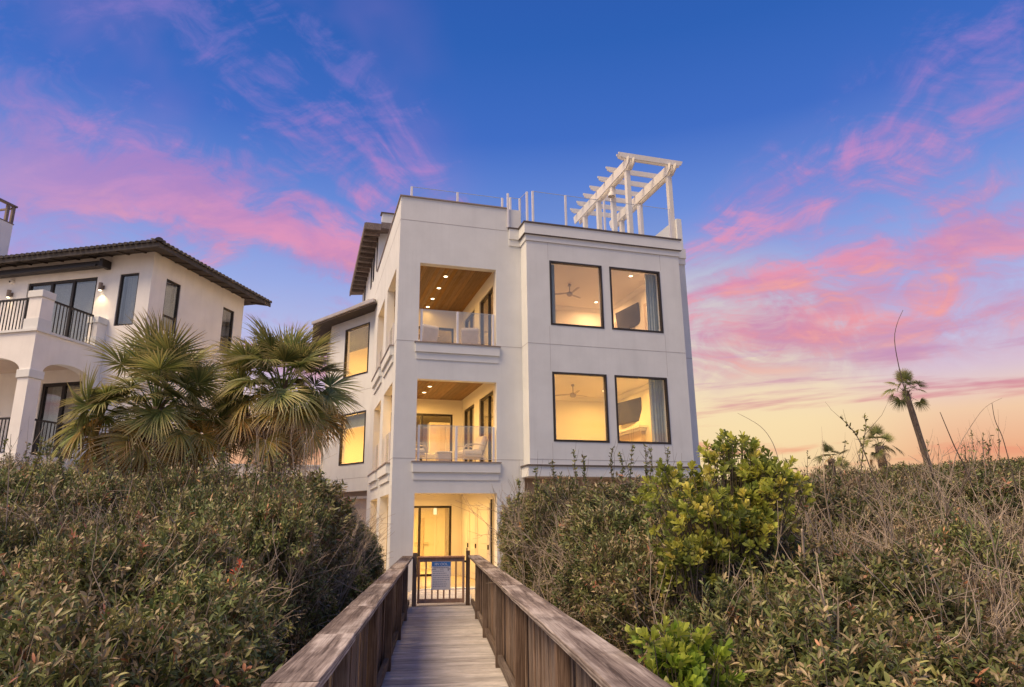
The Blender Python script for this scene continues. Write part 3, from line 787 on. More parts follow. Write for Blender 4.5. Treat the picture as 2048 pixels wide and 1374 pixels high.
part('shelf', MB().box(11.12, 11.438, 21.6, 23.8, 4.93, 5.02), M['int_trim'], t, bevel=.01)
part('moulding', MB().box(11.20, 11.438, 21.68, 23.72, 4.84, 4.929), M['int_trim'], t)
part('console', MB().box(11.28, 11.438, 21.8, 23.6, 3.502, 4.838), M['stucco_beige'], t)
t = rooted('bed', 'bed with rumpled pale covers behind the middle-floor windows', 'bed', (9.2, 21.2, 3.5))
part('mattress', MB().box(8.2, 10.6, 20.3, 22.3, 3.75, 4.02), M['fabric_white'], t, bevel=.06)
part('base', MB().box(8.22, 10.58, 20.32, 22.28, 3.5, 3.749), M['chair_frame'], t)
cov = MB(); rr = random.Random(4); nx, ny = 26, 12
for i in range(nx):
    for j in range(ny):
        x = 8.16 + 2.48 * i / (nx - 1); y = 20.26 + 1.5 * j / (ny - 1)
        z = 4.06 + .10 * math.exp(-((x - 9.1) / .5) ** 2) + .05 * math.sin(5 * x + 3 * y) * math.cos(4 * y) + .02 * rr.random()
        cov.v.append((x, y, z))
for i in range(nx - 1):
    for j in range(ny - 1): cov.f.append((i * ny + j, (i + 1) * ny + j, (i + 1) * ny + j + 1, i * ny + j + 1))
part('cover', cov, M['fabric_white'], t, smooth=True)
for x in (9.7, 10.3): part('pillow', MB().box(x - .25, x + .25, 20.5, 20.8, 4.04, 4.20), M['cushion_grey'], t, bevel=.05)

def picture(loc, w, h, normal_x, label, mat='stucco_beige'):
    t = thing('framed_picture', label, 'picture', loc)
    if normal_x: part('frame', MB().box(-.03, 0, -w / 2, w / 2, 0, h), M['chair_frame'], t); part('print', MB().box(-.034, -.0302, -w / 2 + .05, w / 2 - .05, .05, h - .05), M[mat], t)
    else: part('frame', MB().box(-w / 2, w / 2, -.03, 0, 0, h), M['chair_frame'], t); part('print', MB().box(-w / 2 + .05, w / 2 - .05, -.034, -.0302, .05, h - .05), M[mat], t)
picture((8.6, 24.278, 8.45), .62, .62, False, 'framed picture on the back wall of the upper bedroom')
picture((11.438, 23.85, 8.6), .5, .75, True, 'narrow framed picture on the right wall of the upper bedroom beside the television')
picture((4.7, 32.98, 4.2), .8, 1.2, False, 'pale framed picture seen through the middle balcony door')

def curtain(x0, x1, z0, z1, y, label, seed):
    t = MB(); n = 44; rr = random.Random(seed); ph = rr.random() * 6
    for i in range(n):
        f = i / (n - 1); x = x0 + (x1 - x0) * f
        for k, z in enumerate((z0, (z0 + z1) / 2, z1)):
            t.v.append((x + .01 * math.sin(ph + k), y + .045 * math.sin(ph + f * 34 + .3 * k) + .02 * math.sin(f * 11 + ph), z))
    for i in range(n - 1):
        for k in range(2): t.f.append((i * 3 + k, (i + 1) * 3 + k, (i + 1) * 3 + k + 1, i * 3 + k + 1))
    tag(part('curtain', t, M['curtain'], None, smooth=True), label, 'curtain', 'blue-grey bedroom curtains')
curtain(7.16, 7.44, 7.1, 9.9, 19.82, 'blue-grey curtain at the left of the upper left bedroom window', 1)
curtain(10.72, 11.20, 7.1, 9.9, 19.82, 'blue-grey curtain at the right of the upper right bedroom window', 2)
curtain(7.16, 7.36, 3.6, 6.3, 19.82, 'blue-grey curtain at the left of the lower left bedroom window', 3)
curtain(10.66, 11.20, 3.6, 6.3, 19.82, 'blue-grey curtain at the right of the lower right bedroom window', 4)

# blinds in the angled wing
t = rooted('window_blind', 'half-lowered green-grey slatted blind in the upper window of the angled wing', 'blind', tuple(W0 + WD * 1.17 + Vector((0, 0, 9.0))))
sl = MB()
for i in range(22):
    z = 9.80 - i * .042
    a = [Vector(FW(.36, .16, z)), Vector(FW(1.98, .16, z)), Vector(FW(1.98, .19, z - .024)), Vector(FW(.36, .19, z - .024))]
    sl.quad(*[tuple(q) for q in a])
tag(part('slats', sl, M['blind'], t), kind='stuff')
part('headrail', MB().quad(FW(.36, .14, 9.80), FW(1.98, .14, 9.80), FW(1.98, .14, 9.86), FW(.36, .14, 9.86)), M['bronze'], t)
t = rooted('roller_shade', 'half-drawn grey roller shade in the lower window of the angled wing', 'blind', tuple(W0 + WD * 1.17 + Vector((0, 0, 5.7))))
part('shade', MB().quad(FW(.36, .17, 5.62), FW(1.98, .17, 5.62), FW(1.98, .17, 6.14), FW(.36, .17, 6.14)), M['blind'], t)
part('bottom_bar', MB().tube([FW(.36, .17, 5.61), FW(1.98, .17, 5.61)], .015, 8), M['int_trim'], t)

# things seen through the balcony doors
t = rooted('tall_cabinet', 'pale tall cabinet in the room behind the middle balcony', 'cabinet', (5.6, 28.8, 3.5))
part('body', MB().box(5.0, 6.4, 28.6, 29.1, 3.5, 5.9), M['int_trim'], t, bevel=.01)
for x in (5.03, 5.72): part('door', MB().box(x, x + .66, 28.575, 28.599, 3.6, 5.8), M['stucco_beige'], t, bevel=.006)
t = rooted('sofa', 'white sofa in the room behind the middle balcony door', 'sofa', (4.4, 26.6, 3.5))
part('seat', MB().box(3.5, 5.3, 26.2, 27.1, 3.55, 3.95), M['fabric_white'], t, bevel=.06)
part('back', MB().box(3.5, 5.3, 26.0, 26.2, 3.55, 4.35), M['fabric_white'], t, bevel=.05)
t = rooted('pendant_lamp', 'glass pendant lamp glowing in the ground-floor room behind the porch door', 'lamp', (4.9, 26.4, 1.4))
part('cord', MB().tube([(4.9, 26.4, 2.75), (4.9, 26.4, 2.5)], .012, 6), M['bronze'], t)
part('shade', MB().tube([(4.9, 26.4, 2.5), (4.9, 26.4, 2.44), (4.9, 26.4, 2.1)], [.02, .05, .07], 12), M['lamp_soft'], t)
t = rooted('wall_hanging', 'slim carved wall hanging inside the ground-floor room', 'decoration', (4.86, 28.9, .6))
part('panel', MB().box(4.80, 4.92, 28.9, 28.95, .5, 2.0), M['chair_frame'], t, bevel=.02)
part('crossbar', MB().box(4.55, 5.1, 28.88, 28.899, 1.0, 1.05), M['chair_frame'], t)
H('wall', MB().box(2.75, 6.88, 29.0, 29.1, 0, 2.76), M['int_wall'])
curt = MB(); n = 40
for i in range(n):
    f = i / (n - 1)
    for z in (.02, 2.6): curt.v.append((5.12 + .42 * f, 25.6 + .05 * math.sin(f * 36), z))
for i in range(n - 1): curt.f.append((i * 2, (i + 1) * 2, (i + 1) * 2 + 1, i * 2 + 1))
tag(part('curtain', curt, M['fabric_white'], None, smooth=True), 'cream curtain drawn beside the ground-floor porch door', 'curtain')

# roof terrace: pergola, lamp, planter, plant
pg = rooted('pergola', 'white timber pergola with scalloped rafter ends on the roof terrace', 'pergola', (11.3, 22.4, 10.9))
PO = (11.3, 22.4, 10.9)
for x, ys in ((10.5, (20.22, 21.46, 22.76, 24.13)), (12.15, (20.20, 22.50, 24.13))):
    for y in ys: part('post', MB().box(x - .085, x + .085, y - .085, y + .085, 10.9, 13.94), M['white_paint'], pg, PO, bevel=.008)
    for dx in (-.13, .087):
        bm_ = MB().prism([(19.78, 14.20), (19.86, 14.06), (19.98, 14.0), (20.05, 13.945), (24.95, 13.945), (25.05, 14.20), (25.05, 14.30), (19.78, 14.30)], x + dx, x + dx + .042, Matrix(((0, 0, 1, 0), (1, 0, 0, 0), (0, 1, 0, 0), (0, 0, 0, 1))))
        part('beam', bm_, M['white_paint'], pg, PO)
prof = [(0, 14.50), (0, 14.44), (.05, 14.38), (.05, 14.345), (.11, 14.33), (.15, 14.302), (2.55 - .15, 14.302), (2.55 - .11, 14.33), (2.55 - .05, 14.345), (2.55 - .05, 14.38), (2.55, 14.44), (2.55, 14.50)]
rm = MB().prism(prof, -.022, .022, Matrix(((1, 0, 0, 0), (0, 0, 1, 0), (0, 1, 0, 0), (0, 0, 0, 1)))).mesh('rafter'); rm.materials.append(M['white_paint'])
for y in (19.98, 20.14, 21.06, 21.82, 22.6, 23.27, 23.97, 24.67): inst('rafter', rm, None, pg, (10.08 - PO[0], y - PO[1], -PO[2]))
t = rooted('pergola_lamp', 'white dome lamp fixed to a pergola post', 'lamp', (10.42, 21.3, 13.4))
part('shade', MB().tube([(10.36, 21.3, 13.66), (10.36, 21.3, 13.60), (10.36, 21.3, 13.52), (10.36, 21.3, 13.44)], [.03, .09, .13, .14], 16, False), M['white_paint'], t, smooth=True)
part('arm', MB().tube([(10.36, 21.3, 13.64), (10.42, 21.42, 13.68)], .018, 8), M['white_paint'], t)
part('bulb', MB().tube([(10.36, 21.3, 13.56), (10.36, 21.3, 13.48)], [.04, .03], 10), M['white_paint'], t)
t = rooted('wicker_planter', 'brown wicker planter box behind the roof parapet under the pergola', 'planter', (11.25, 20.3, 10.9))
wk = MB().box(10.75, 11.75, 20.0, 20.5, 10.9, 11.36); part('box', wk, M['chair_frame'], t, bevel=.02)
part('rim', MB().box(10.72, 11.78, 19.97, 20.53, 11.361, 11.40), M['eave_wood'], t)
for i in range(8): part('slat', MB().box(10.79 + i * .12, 10.86 + i * .12, 19.985, 19.999, 10.95, 11.34), M['eave_wood'], t)
rs = random.Random(3)
t = rooted('potted_conifer', 'small dark green potted evergreen between pergola posts on the roof', 'plant', (10.18, 20.55, 10.9))
part('pot', MB().tube([(10.18, 20.55, 10.9), (10.18, 20.55, 11.15)], [.10, .13], 14), M['eave_wood'], t)
cf = MB()
for i in range(900):
    h = rs.random() ** 1.2; a = rs.random() * 6.283; rad = .13 * (1 - h) ** .6 * (.6 + .4 * rs.random())
    p = Vector((10.18 + rad * math.cos(a), 20.55 + rad * math.sin(a), 11.15 + h * .52)); o = Vector((math.cos(a), math.sin(a), .9)).normalized() * .05
    s_ = Vector((-math.sin(a), math.cos(a), 0)) * .012
    cf.tri(tuple(p - s_), tuple(p + s_), tuple(p + o))
M['conifer'] = pmat('conifer_green', (0.02, 0.075, 0.045), 0.7, 0.4, 14.0)
tag(part('foliage', cf, M['conifer'], t), kind='stuff')
t = rooted('wall_spotlight', 'small dark floodlight on the right edge of the beach house', 'lamp', (12.47, 20.1, 10.9))
part('body', MB().box(12.432, 12.52, 20.04, 20.14, 10.85, 11.0), M['black_metal'], t, bevel=.01)
part('bracket', MB().box(12.431, 12.46, 20.06, 20.12, 11.0005, 11.05), M['black_metal'], t)
# ------------------------------------------------------------------ the neighbouring house (own frame: x along its front, y into it)
NA = R(-29.0)
nb_loc = (-7.24, 21.26, 0.0)
NBH = thing('neighbour_house', 'cream stucco house with dark tiled roof, arches and iron balconies on the left', 'house', nb_loc, NA)
def Nn(name, mb, mat, **kw): return part(name, mb, mat, NBH, (0, 0, 0), **kw)
FY = lambda Y: (lambda u, w, z: (u, Y + w, z))
FXR = lambda X: (lambda u, w, z: (X - w, u, z))       # wall facing +x
# main walls
NWF = [(.22, .91, 7.79, 9.50), (-3.28, -.62, 7.06, 9.50), (-7.6, -4.41, 7.06, 9.50), (-2.08, -.52, 3.66, 6.10), (-6.5, -4.4, 3.66, 6.1)]
Nn('wall', wall_mesh(MB(), FY(2.39), -9.0, 1.38, -0.9, 10.16, .22, NWF), M['stucco_cream'])
NWR = [(3.05, 3.74, 7.80, 9.50), (6.05, 6.72, 7.80, 9.48)]
Nn('wall', wall_mesh(MB(), FXR(1.38), 2.612, 7.25, -0.9, 10.16, .22, NWR), M['stucco_cream'])
Nn('wall', MB().box(-9.0, 1.158, 7.03, 7.25, -.9, 10.16), M['stucco_cream'])
# dark rooms behind the glass with pale closed curtains
Nn('room_wall', MB().box(-8.9, 1.0, 3.6, 3.7, 0, 10.1), M['stucco_beige'])
Nn('floor', MB().box(-8.9, 1.15, 2.62, 7.0, 6.85, 7.0), M['floor_tile'])
Nn('floor', MB().box(-8.9, 1.15, 2.62, 7.0, 3.5, 3.65), M['floor_tile'])
NBH['_off'] = (0, 0, 0)
slider(.22, .91, 7.79, 9.50, lambda u, w, z: (u, 2.42 + w, z), (0, 1), 'window', .05, NBH, 'bronze', 'glass_dim', .09)
slider(-3.28, -.62, 7.06, 9.50, lambda u, w, z: (u, 2.43 + w, z), (0, .33, .66, 1), 'sliding_door', .08, NBH, 'black_metal', 'glass_dim', .1)
slider(-7.6, -4.41, 7.06, 9.50, lambda u, w, z: (u, 2.43 + w, z), (0, .5, 1), 'sliding_door', .08, NBH, 'black_metal', 'glass_dim', .1)
slider(-2.08, -.52, 3.66, 6.10, lambda u, w, z: (u, 2.43 + w, z), (0, .5, 1), 'sliding_door', .10, NBH, 'black_metal', 'glass_dim', .1)
slider(-6.5, -4.4, 3.66, 6.10, lambda u, w, z: (u, 2.43 + w, z), (0, .5, 1), 'sliding_door', .10, NBH, 'black_metal', 'glass_dim', .1)
for y0, y1, z0, z1 in NWR:
    slider(y0, y1, z0, z1, lambda u, w, z: (1.355 - w, u, z), (0, 1), 'window', .05, NBH, 'bronze', 'glass_dim', .09)
for x0, x1, z0, z1 in ((.24, .89, 7.8, 9.49), (-3.2, -.7, 7.1, 9.45), (-7.4, -4.5, 7.1, 9.45), (-2.0, -.6, 3.7, 6.05)):
    c = MB(); n = 30
    for i in range(n):
        f = i / (n - 1)
        for z in (z0, z1): c.v.append((x0 + (x1 - x0) * f, 2.72 + .02 * math.sin(f * 40), z))
    for i in range(n - 1): c.f.append((2 * i, 2 * i + 2, 2 * i + 3, 2 * i + 1))
    Nn('drape', c, M['fabric_white'])
for y0, y1 in ((3.05, 3.74), (6.05, 6.72)):
    Nn('drape', MB().quad((1.05, y0 + .3, 7.8), (1.05, y1, 7.8), (1.05, y1, 9.48), (1.05, y0 + .3, 9.48)), M['fabric_white'])
    Nn('window_sash', MB().box(1.30, 1.345, y0 + .05, y1 - .05, 8.26, 8.32), M['bronze'])
    Nn('drape', MB().quad((1.02, y0, 7.8), (1.02, y1, 7.8), (1.02, y1, 8.28), (1.02, y0, 8.28)), M['chair_frame'])
# balcony body: slab, arched fascia at front and right side
def arch_wall(mb, fn, u0, u1, zs, rise, ztop, t, n=18):
    pts = []
    for i in range(n + 1):
        a = math.pi * i / n
        pts.append((u0 + (u1 - u0) * (1 - math.cos(a)) / 2, zs + rise * math.sin(a)))
    for (ua, za), (ub, zb) in zip(pts[:-1], pts[1:]):
        mb.quad(fn(ua, 0, za), fn(ub, 0, zb), fn(ub, 0, ztop), fn(ua, 0, ztop))
        mb.quad(fn(ub, t, zb), fn(ua, t, za), fn(ua, t, ztop), fn(ub, t, ztop))
        mb.quad(fn(ua, t, za), fn(ub, t, zb), fn(ub, 0, zb), fn(ua, 0, za))
    return mb
aw = MB()
arch_wall(aw, lambda u, w, z: (u, w, z), -3.1, -.36, 5.93, .42, 6.90, .3)
arch_wall(aw, lambda u, w, z: (u, w, z), -6.2, -3.46, 5.93, .42, 6.90, .3)
aw.box(-3.46, -3.1, 0, .3, 5.93, 6.90); aw.box(-.36, 0, 0, .4, 5.93, 6.90)
Nn('arched_wall', aw, M['stucco_cream'])
aw = arch_wall(MB(), lambda u, w, z: (0 - w, u, z), .402, 2.1, 5.93, .36, 6.90, .3); aw.box(-.3, 0, 2.1, 2.388, 3.66, 6.90)
Nn('arched_wall', aw, M['stucco_cream'])
Nn('balcony_floor', MB().box(-8.0, .0, .0, 2.388, 6.902, 7.0), M['stucco_cream'])
Nn('ceiling', MB().box(-8.0, -.302, .302, 2.388, 6.5, 6.6), M['stucco_beige'])
Nn('coping', MB().box(-8.0, .06, -.06, .12, 7.002, 7.07).box(-.12, .06, .1205, 2.388, 7.002, 7.07), M['stucco_trim'])
for x0 in (-.36, -3.46):
    cl = Nn('column', MB().box(x0, x0 + .36, .0, .40, 3.66, 5.70), M['stucco_cream'])
    part('capital', MB().box(x0 - .04, x0 + .40, -.04, .44, 5.702, 5.928), M['stucco_trim'], cl, (0, 0, 0), bevel=.01)
Nn('base_wall', MB().box(-8.0, .02, -.02, 2.388, 3.25, 3.655), M['stucco_cream'])
Nn('base_wall', MB().box(-8.0, -.1, .1, 2.388, -.9, 3.249), M['stucco_cream'])
Nn('base_wall', MB().box(-.098, 3.9, 2.1, 2.387, 3.64, 3.9), M['stucco_cream'])
Nn('navy_panel', MB().box(.022, 3.9, 2.05, 2.386, 3.16, 3.638), M['navy'])
Nn('base_wall', MB().box(-.098, 3.9, 2.12, 2.385, -.9, 3.158), M['stucco_cream'])
# corner pedestals of the balcony
for x0, x1, y0, y1, zt in ((-.47, .0, .0, .43, 8.20), (-.36, .0, 2.02, 2.388, 8.02)):
    p = Nn('pedestal', MB().box(x0 + .02, x1 - .02, y0 + .02, y1 - .001, 7.072, zt - .2), M['stucco_cream'])
    part('cap', MB().box(x0 - .02, x1 + .02, y0 - .02, y1 - .0005, zt - .198, zt), M['stucco_trim'], p, (0, 0, 0), bevel=.008)
    part('plinth', MB().box(x0 - .01, x1 + .01, y0 - .01, y1 - .0008, 7.0725, 7.38), M['stucco_trim'], p, (0, 0, 0))

bal_me = MB().box(-.011, .011, -.011, .011, 0, .90).mesh('baluster'); bal_me.materials.append(M['black_metal'])
def iron_rail(label, fn, u0, u1, zf, h=1.0):
    """iron railing in the neighbour's frame: rails and single balusters"""
    p0 = fn(u0)
    wp = Matrix.Translation(nb_loc) @ Matrix.Rotation(NA, 4, 'Z') @ Vector((p0[0], p0[1], zf))
    t = thing('iron_railing', label, 'railing', wp, NA, 'iron balcony railings')
    A, B = Vector((*fn(u0), 0)) - Vector((*p0, 0)), Vector((*fn(u1), 0)) - Vector((*p0, 0))
    d = (B - A).normalized(); nn = Vector((d.y, -d.x, 0))
    def bar(z0, z1, w):
        mb = MB(); p = [A + nn * w, B + nn * w, B - nn * w, A - nn * w]
        mb.v = [(q.x, q.y, z0) for q in p] + [(q.x, q.y, z1) for q in p]
        mb.f = [(0, 3, 2, 1), (4, 5, 6, 7), (0, 1, 5, 4), (1, 2, 6, 5), (2, 3, 7, 6), (3, 0, 4, 7)]
        return mb
    part('top_rail', bar(h - .05, h, .03), M['black_metal'], t, (0, 0, 0)); part('bottom_rail', bar(.05, .08, .018), M['black_metal'], t, (0, 0, 0))
    L = (B - A).length; k = max(2, int(L / .115))
    for i in range(k + 1): inst('baluster', bal_me, None, t, tuple(A + d * (L * i / k)) [:2] + (.065,), (0, 0, 0), (1, 1, (h - .115) / .90))
    return t
iron_rail('upper iron railing on the right side of the neighbour balcony, running back to the wall', lambda u: (-.2, u), .45, 2.01, 7.07)
iron_rail('upper iron railing along the front of the neighbour balcony at the photo edge', lambda u: (u, .2), -4.2, -.49, 7.07)
iron_rail('lower iron railing in the side arch of the neighbour house', lambda u: (-.2, u), .42, 2.09, 3.66)
iron_rail('lower iron railing between the front columns of the neighbour house', lambda u: (u, .2), -3.08, -.38, 3.66)

# tiled hip roof with dark eaves
EZ, OV, SL = 10.02, .70, .34
X0, X1, Y0, Y1 = -9.0, 1.38 + OV, 2.39 - OV, 7.25 + OV
YM = (Y0 + Y1) / 2; ZR = EZ + .12 + (YM - Y0) * SL
Nn('roof', MB().quad((X0, Y0, EZ + .12), (X1, Y0, EZ + .12), (X1 - (YM - Y0), YM, ZR), (X0, YM, ZR)).tri((X1, Y0, EZ + .12), (X1, Y1, EZ + .12), (X1 - (YM - Y0), YM, ZR))
   .quad((X1, Y1, EZ + .12), (X0, Y1, EZ + .12), (X0, YM, ZR), (X1 - (YM - Y0), YM, ZR)), M['tile'])
Nn('fascia', MB().box(X0, X1, Y0, Y0 + .04, EZ - .03, EZ + .115).box(X1 - .04, X1, Y0 + .041, Y1, EZ - .03, EZ + .115), M['tile'])
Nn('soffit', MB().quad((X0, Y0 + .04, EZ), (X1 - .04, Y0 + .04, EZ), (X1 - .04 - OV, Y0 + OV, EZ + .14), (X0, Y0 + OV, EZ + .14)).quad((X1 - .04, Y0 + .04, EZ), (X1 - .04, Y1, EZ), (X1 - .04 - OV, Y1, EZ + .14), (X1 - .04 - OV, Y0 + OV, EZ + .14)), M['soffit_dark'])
raf = MB().box(-.03, .03, .0, .62, -.045, -.005).mesh('rafter_tail'); raf.materials.append(M['soffit_dark'])
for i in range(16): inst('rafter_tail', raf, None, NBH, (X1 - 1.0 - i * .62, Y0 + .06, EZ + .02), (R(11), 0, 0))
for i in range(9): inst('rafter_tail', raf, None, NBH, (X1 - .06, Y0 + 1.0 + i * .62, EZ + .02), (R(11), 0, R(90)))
# barrel tiles along the eaves and the hip
tl = MB(); n = 7
for i in range(n):
    a0, a1 = math.pi * i / n, math.pi * (i + 1) / n
    for y0, y1, r0, r1 in ((-.06, .40, .085, .075),):
        tl.quad((r0 * math.cos(a0), y0, r0 * math.sin(a0)), (r0 * math.cos(a1), y0, r0 * math.sin(a1)), (r1 * math.cos(a1), y1, r1 * math.sin(a1)), (r1 * math.cos(a0), y1, r1 * math.sin(a0)))
        tl.tri((0, y0, 0), (r0 * math.cos(a1), y0, r0 * math.sin(a1)), (r0 * math.cos(a0), y0, r0 * math.sin(a0)))
tile_me = tl.mesh('roof_tile', smooth=False); tile_me.materials.append(M['tile'])
pit = math.atan(SL)
for row in range(3):
    oy = row * .38
    for i in range(int((X1 - X0) / .2)):
        x = X1 - .12 - i * .2
        if x > X1 - oy - .05 or x < -6.4: continue
        inst('roof_tile', tile_me, None, NBH, (x, Y0 - .02 + oy, EZ + .115 + oy * SL), (pit, 0, 0))
    for i in range(int((Y1 - Y0) / .2)):
        y = Y0 + .12 + i * .2
        if y < Y0 + oy + .05: continue
        inst('roof_tile', tile_me, None, NBH, (X1 + .02 - oy, y, EZ + .115 + oy * SL), (pit, 0, R(90)))
hipd = Vector((-(YM - Y0), YM - Y0, ZR - EZ - .12)); hl = hipd.length
for i in range(int(hl / .36)):
    p = Vector((X1, Y0, EZ + .14)) + hipd.normalized() * (i * .36)
    inst('ridge_tile', tile_me, None, NBH, tuple(p), (math.atan2(hipd.z, math.hypot(hipd.x, hipd.y)), 0, R(45)), (1.5, 1, 1.3))
# roof-deck block at the photo's left edge
Nn('chimney_block', MB().box(-9.6, -6.36, 2.7, 4.07, 10.1, 12.64), M['stucco_cream'])
rl = thing('roof_deck_railing', 'dark timber railing on the white roof-deck block at the far left', 'railing', Matrix.Translation(nb_loc) @ Matrix.Rotation(NA, 4, 'Z') @ Vector((-6.4, 3.4, 12.64)), NA)
for y in (-.55, -.05, .40, .62): part('post', MB().box(-.06, .03, y - .05, y + .05, .04, .70), M['soffit'], rl, (0, 0, 0))
part('top_rail', MB().box(-.09, .06, -.7, .72, .701, .76), M['soffit'], rl, (0, 0, 0)); part('bottom_rail', MB().box(-.07, .05, -.7, .70, .0, .038), M['soffit'], rl, (0, 0, 0))
part('cross_rail', MB().box(-1.6, -.06, .55, .62, .60, .66), M['soffit'], rl, (0, 0, 0))

def nbw(x, y, z): return Matrix.Translation(nb_loc) @ Matrix.Rotation(NA, 4, 'Z') @ Vector((x, y, z))
aw = thing('awning', 'closed black awning cassette under the neighbour eave', 'awning', nbw(-3.3, 2.2, 9.8), NA)
part('cassette', MB().box(-4.2, 3.0, -.14, .12, -.08, .10), M['black_metal'], aw, (0, 0, 0), bevel=.02)
part('front_bar', MB().box(-4.2, 2.9, -.20, -.142, -.10, -.02), M['black_metal'], aw, (0, 0, 0), bevel=.01)
part('end_bracket', MB().box(3.001, 3.14, -.18, .18, -.12, .14), M['black_metal'], aw, (0, 0, 0), bevel=.01)
def sconce(x, z, label, w):
    t = thing('wall_lamp', label, 'wall lamp', nbw(x, 2.389, z), NA, 'cylinder wall lamps of the neighbour house')
    part('backplate', MB().box(-.05, .05, -.03, 0, -.06, .06), M['soffit'], t, (0, 0, 0))
    part('shade', MB().tube([(0, -.12, -.12), (0, -.12, .12)], .06, 14), M['soffit'], t, (0, 0, 0))
    part('arm', MB().box(-.015, .015, -.07, -.0305, -.015, .015), M['soffit'], t, (0, 0, 0))
    part('bulb', MB().tube([(0, -.12, -.125), (0, -.12, -.135)], .045, 12), M['lamp_warm'], t, (0, 0, 0))
    d = bpy.data.lights.new('sconce_light', 'SPOT'); d.energy = w; d.color = (1, .68, .32); d.spot_size = R(110); d.spot_blend = .8; d.shadow_soft_size = .03
    o = bpy.data.objects.new('sconce_light', d); o.location = (0, -.12, -.16); link(o, t)
sconce(-.35, 9.10, 'brown cylinder wall lamp shining down beside the neighbour sliding door', 22)
sconce(-3.85, 9.15, 'brown cylinder wall lamp partly behind the neighbour balcony railing', 3)
t = thing('security_camera', 'small white dome camera on the neighbour wall above the balcony', 'camera', nbw(-3.9, 2.389, 9.6), NA)
part('body', MB().tube([(0, 0, 0), (0, -.05, -.01), (0, -.12, -.03)], [.07, .075, .045], 14), M['white_paint'], t, (0, 0, 0), smooth=True)
part('lens', MB().tube([(0, -.118, -.03), (0, -.13, -.035)], [.03, .028], 12), M['black_metal'], t, (0, 0, 0))
# ------------------------------------------------------------------ boardwalk (own frame: x across, y along, towards the house)
BA = R(-10.6)
rb = random.Random(11)
bw = thing('boardwalk', 'weathered grey plank boardwalk leading up to the beach house', 'boardwalk', (0, 0, 0), BA)
PW = .138; GAP = .014
plank_ms = []
for k in range(5):
    mb = MB(); n = 7
    L0, L1 = -.64, .90
    me = MB().box(L0, L1, -PW / 2, PW / 2, -.036, 0).mesh('plank', bevel=.009); me.materials.append(M['deck']); plank_ms.append(me)
y = 1.0; i = 0
while y < 19.9:
    w = PW + GAP
    inst('plank', plank_ms[i % 5], None, bw, (rb.uniform(-.010, .010), y + PW / 2, rb.uniform(-.006, .003)), (rb.uniform(-.022, .022), rb.uniform(-.002, .002), rb.uniform(-.0035, .0035)))
    y += w; i += 1
for x in (-.60, .10, .80): part('joist', MB().box(x, x + .045, .9, 19.8, -.28, -.042), M['frame_wood'], bw, (0, 0, 0))
part('fallen_leaf', MB().quad((.02, 7.55, .012), (.06, 7.50, .006), (.11, 7.56, .014), (.06, 7.60, .022)), M['soffit_dark'], bw, (0, 0, 0))
tag(bw)
CAPZ = 1.05
POST_S = (2.40, 4.68, 6.96, 9.26, 11.58, 13.84)
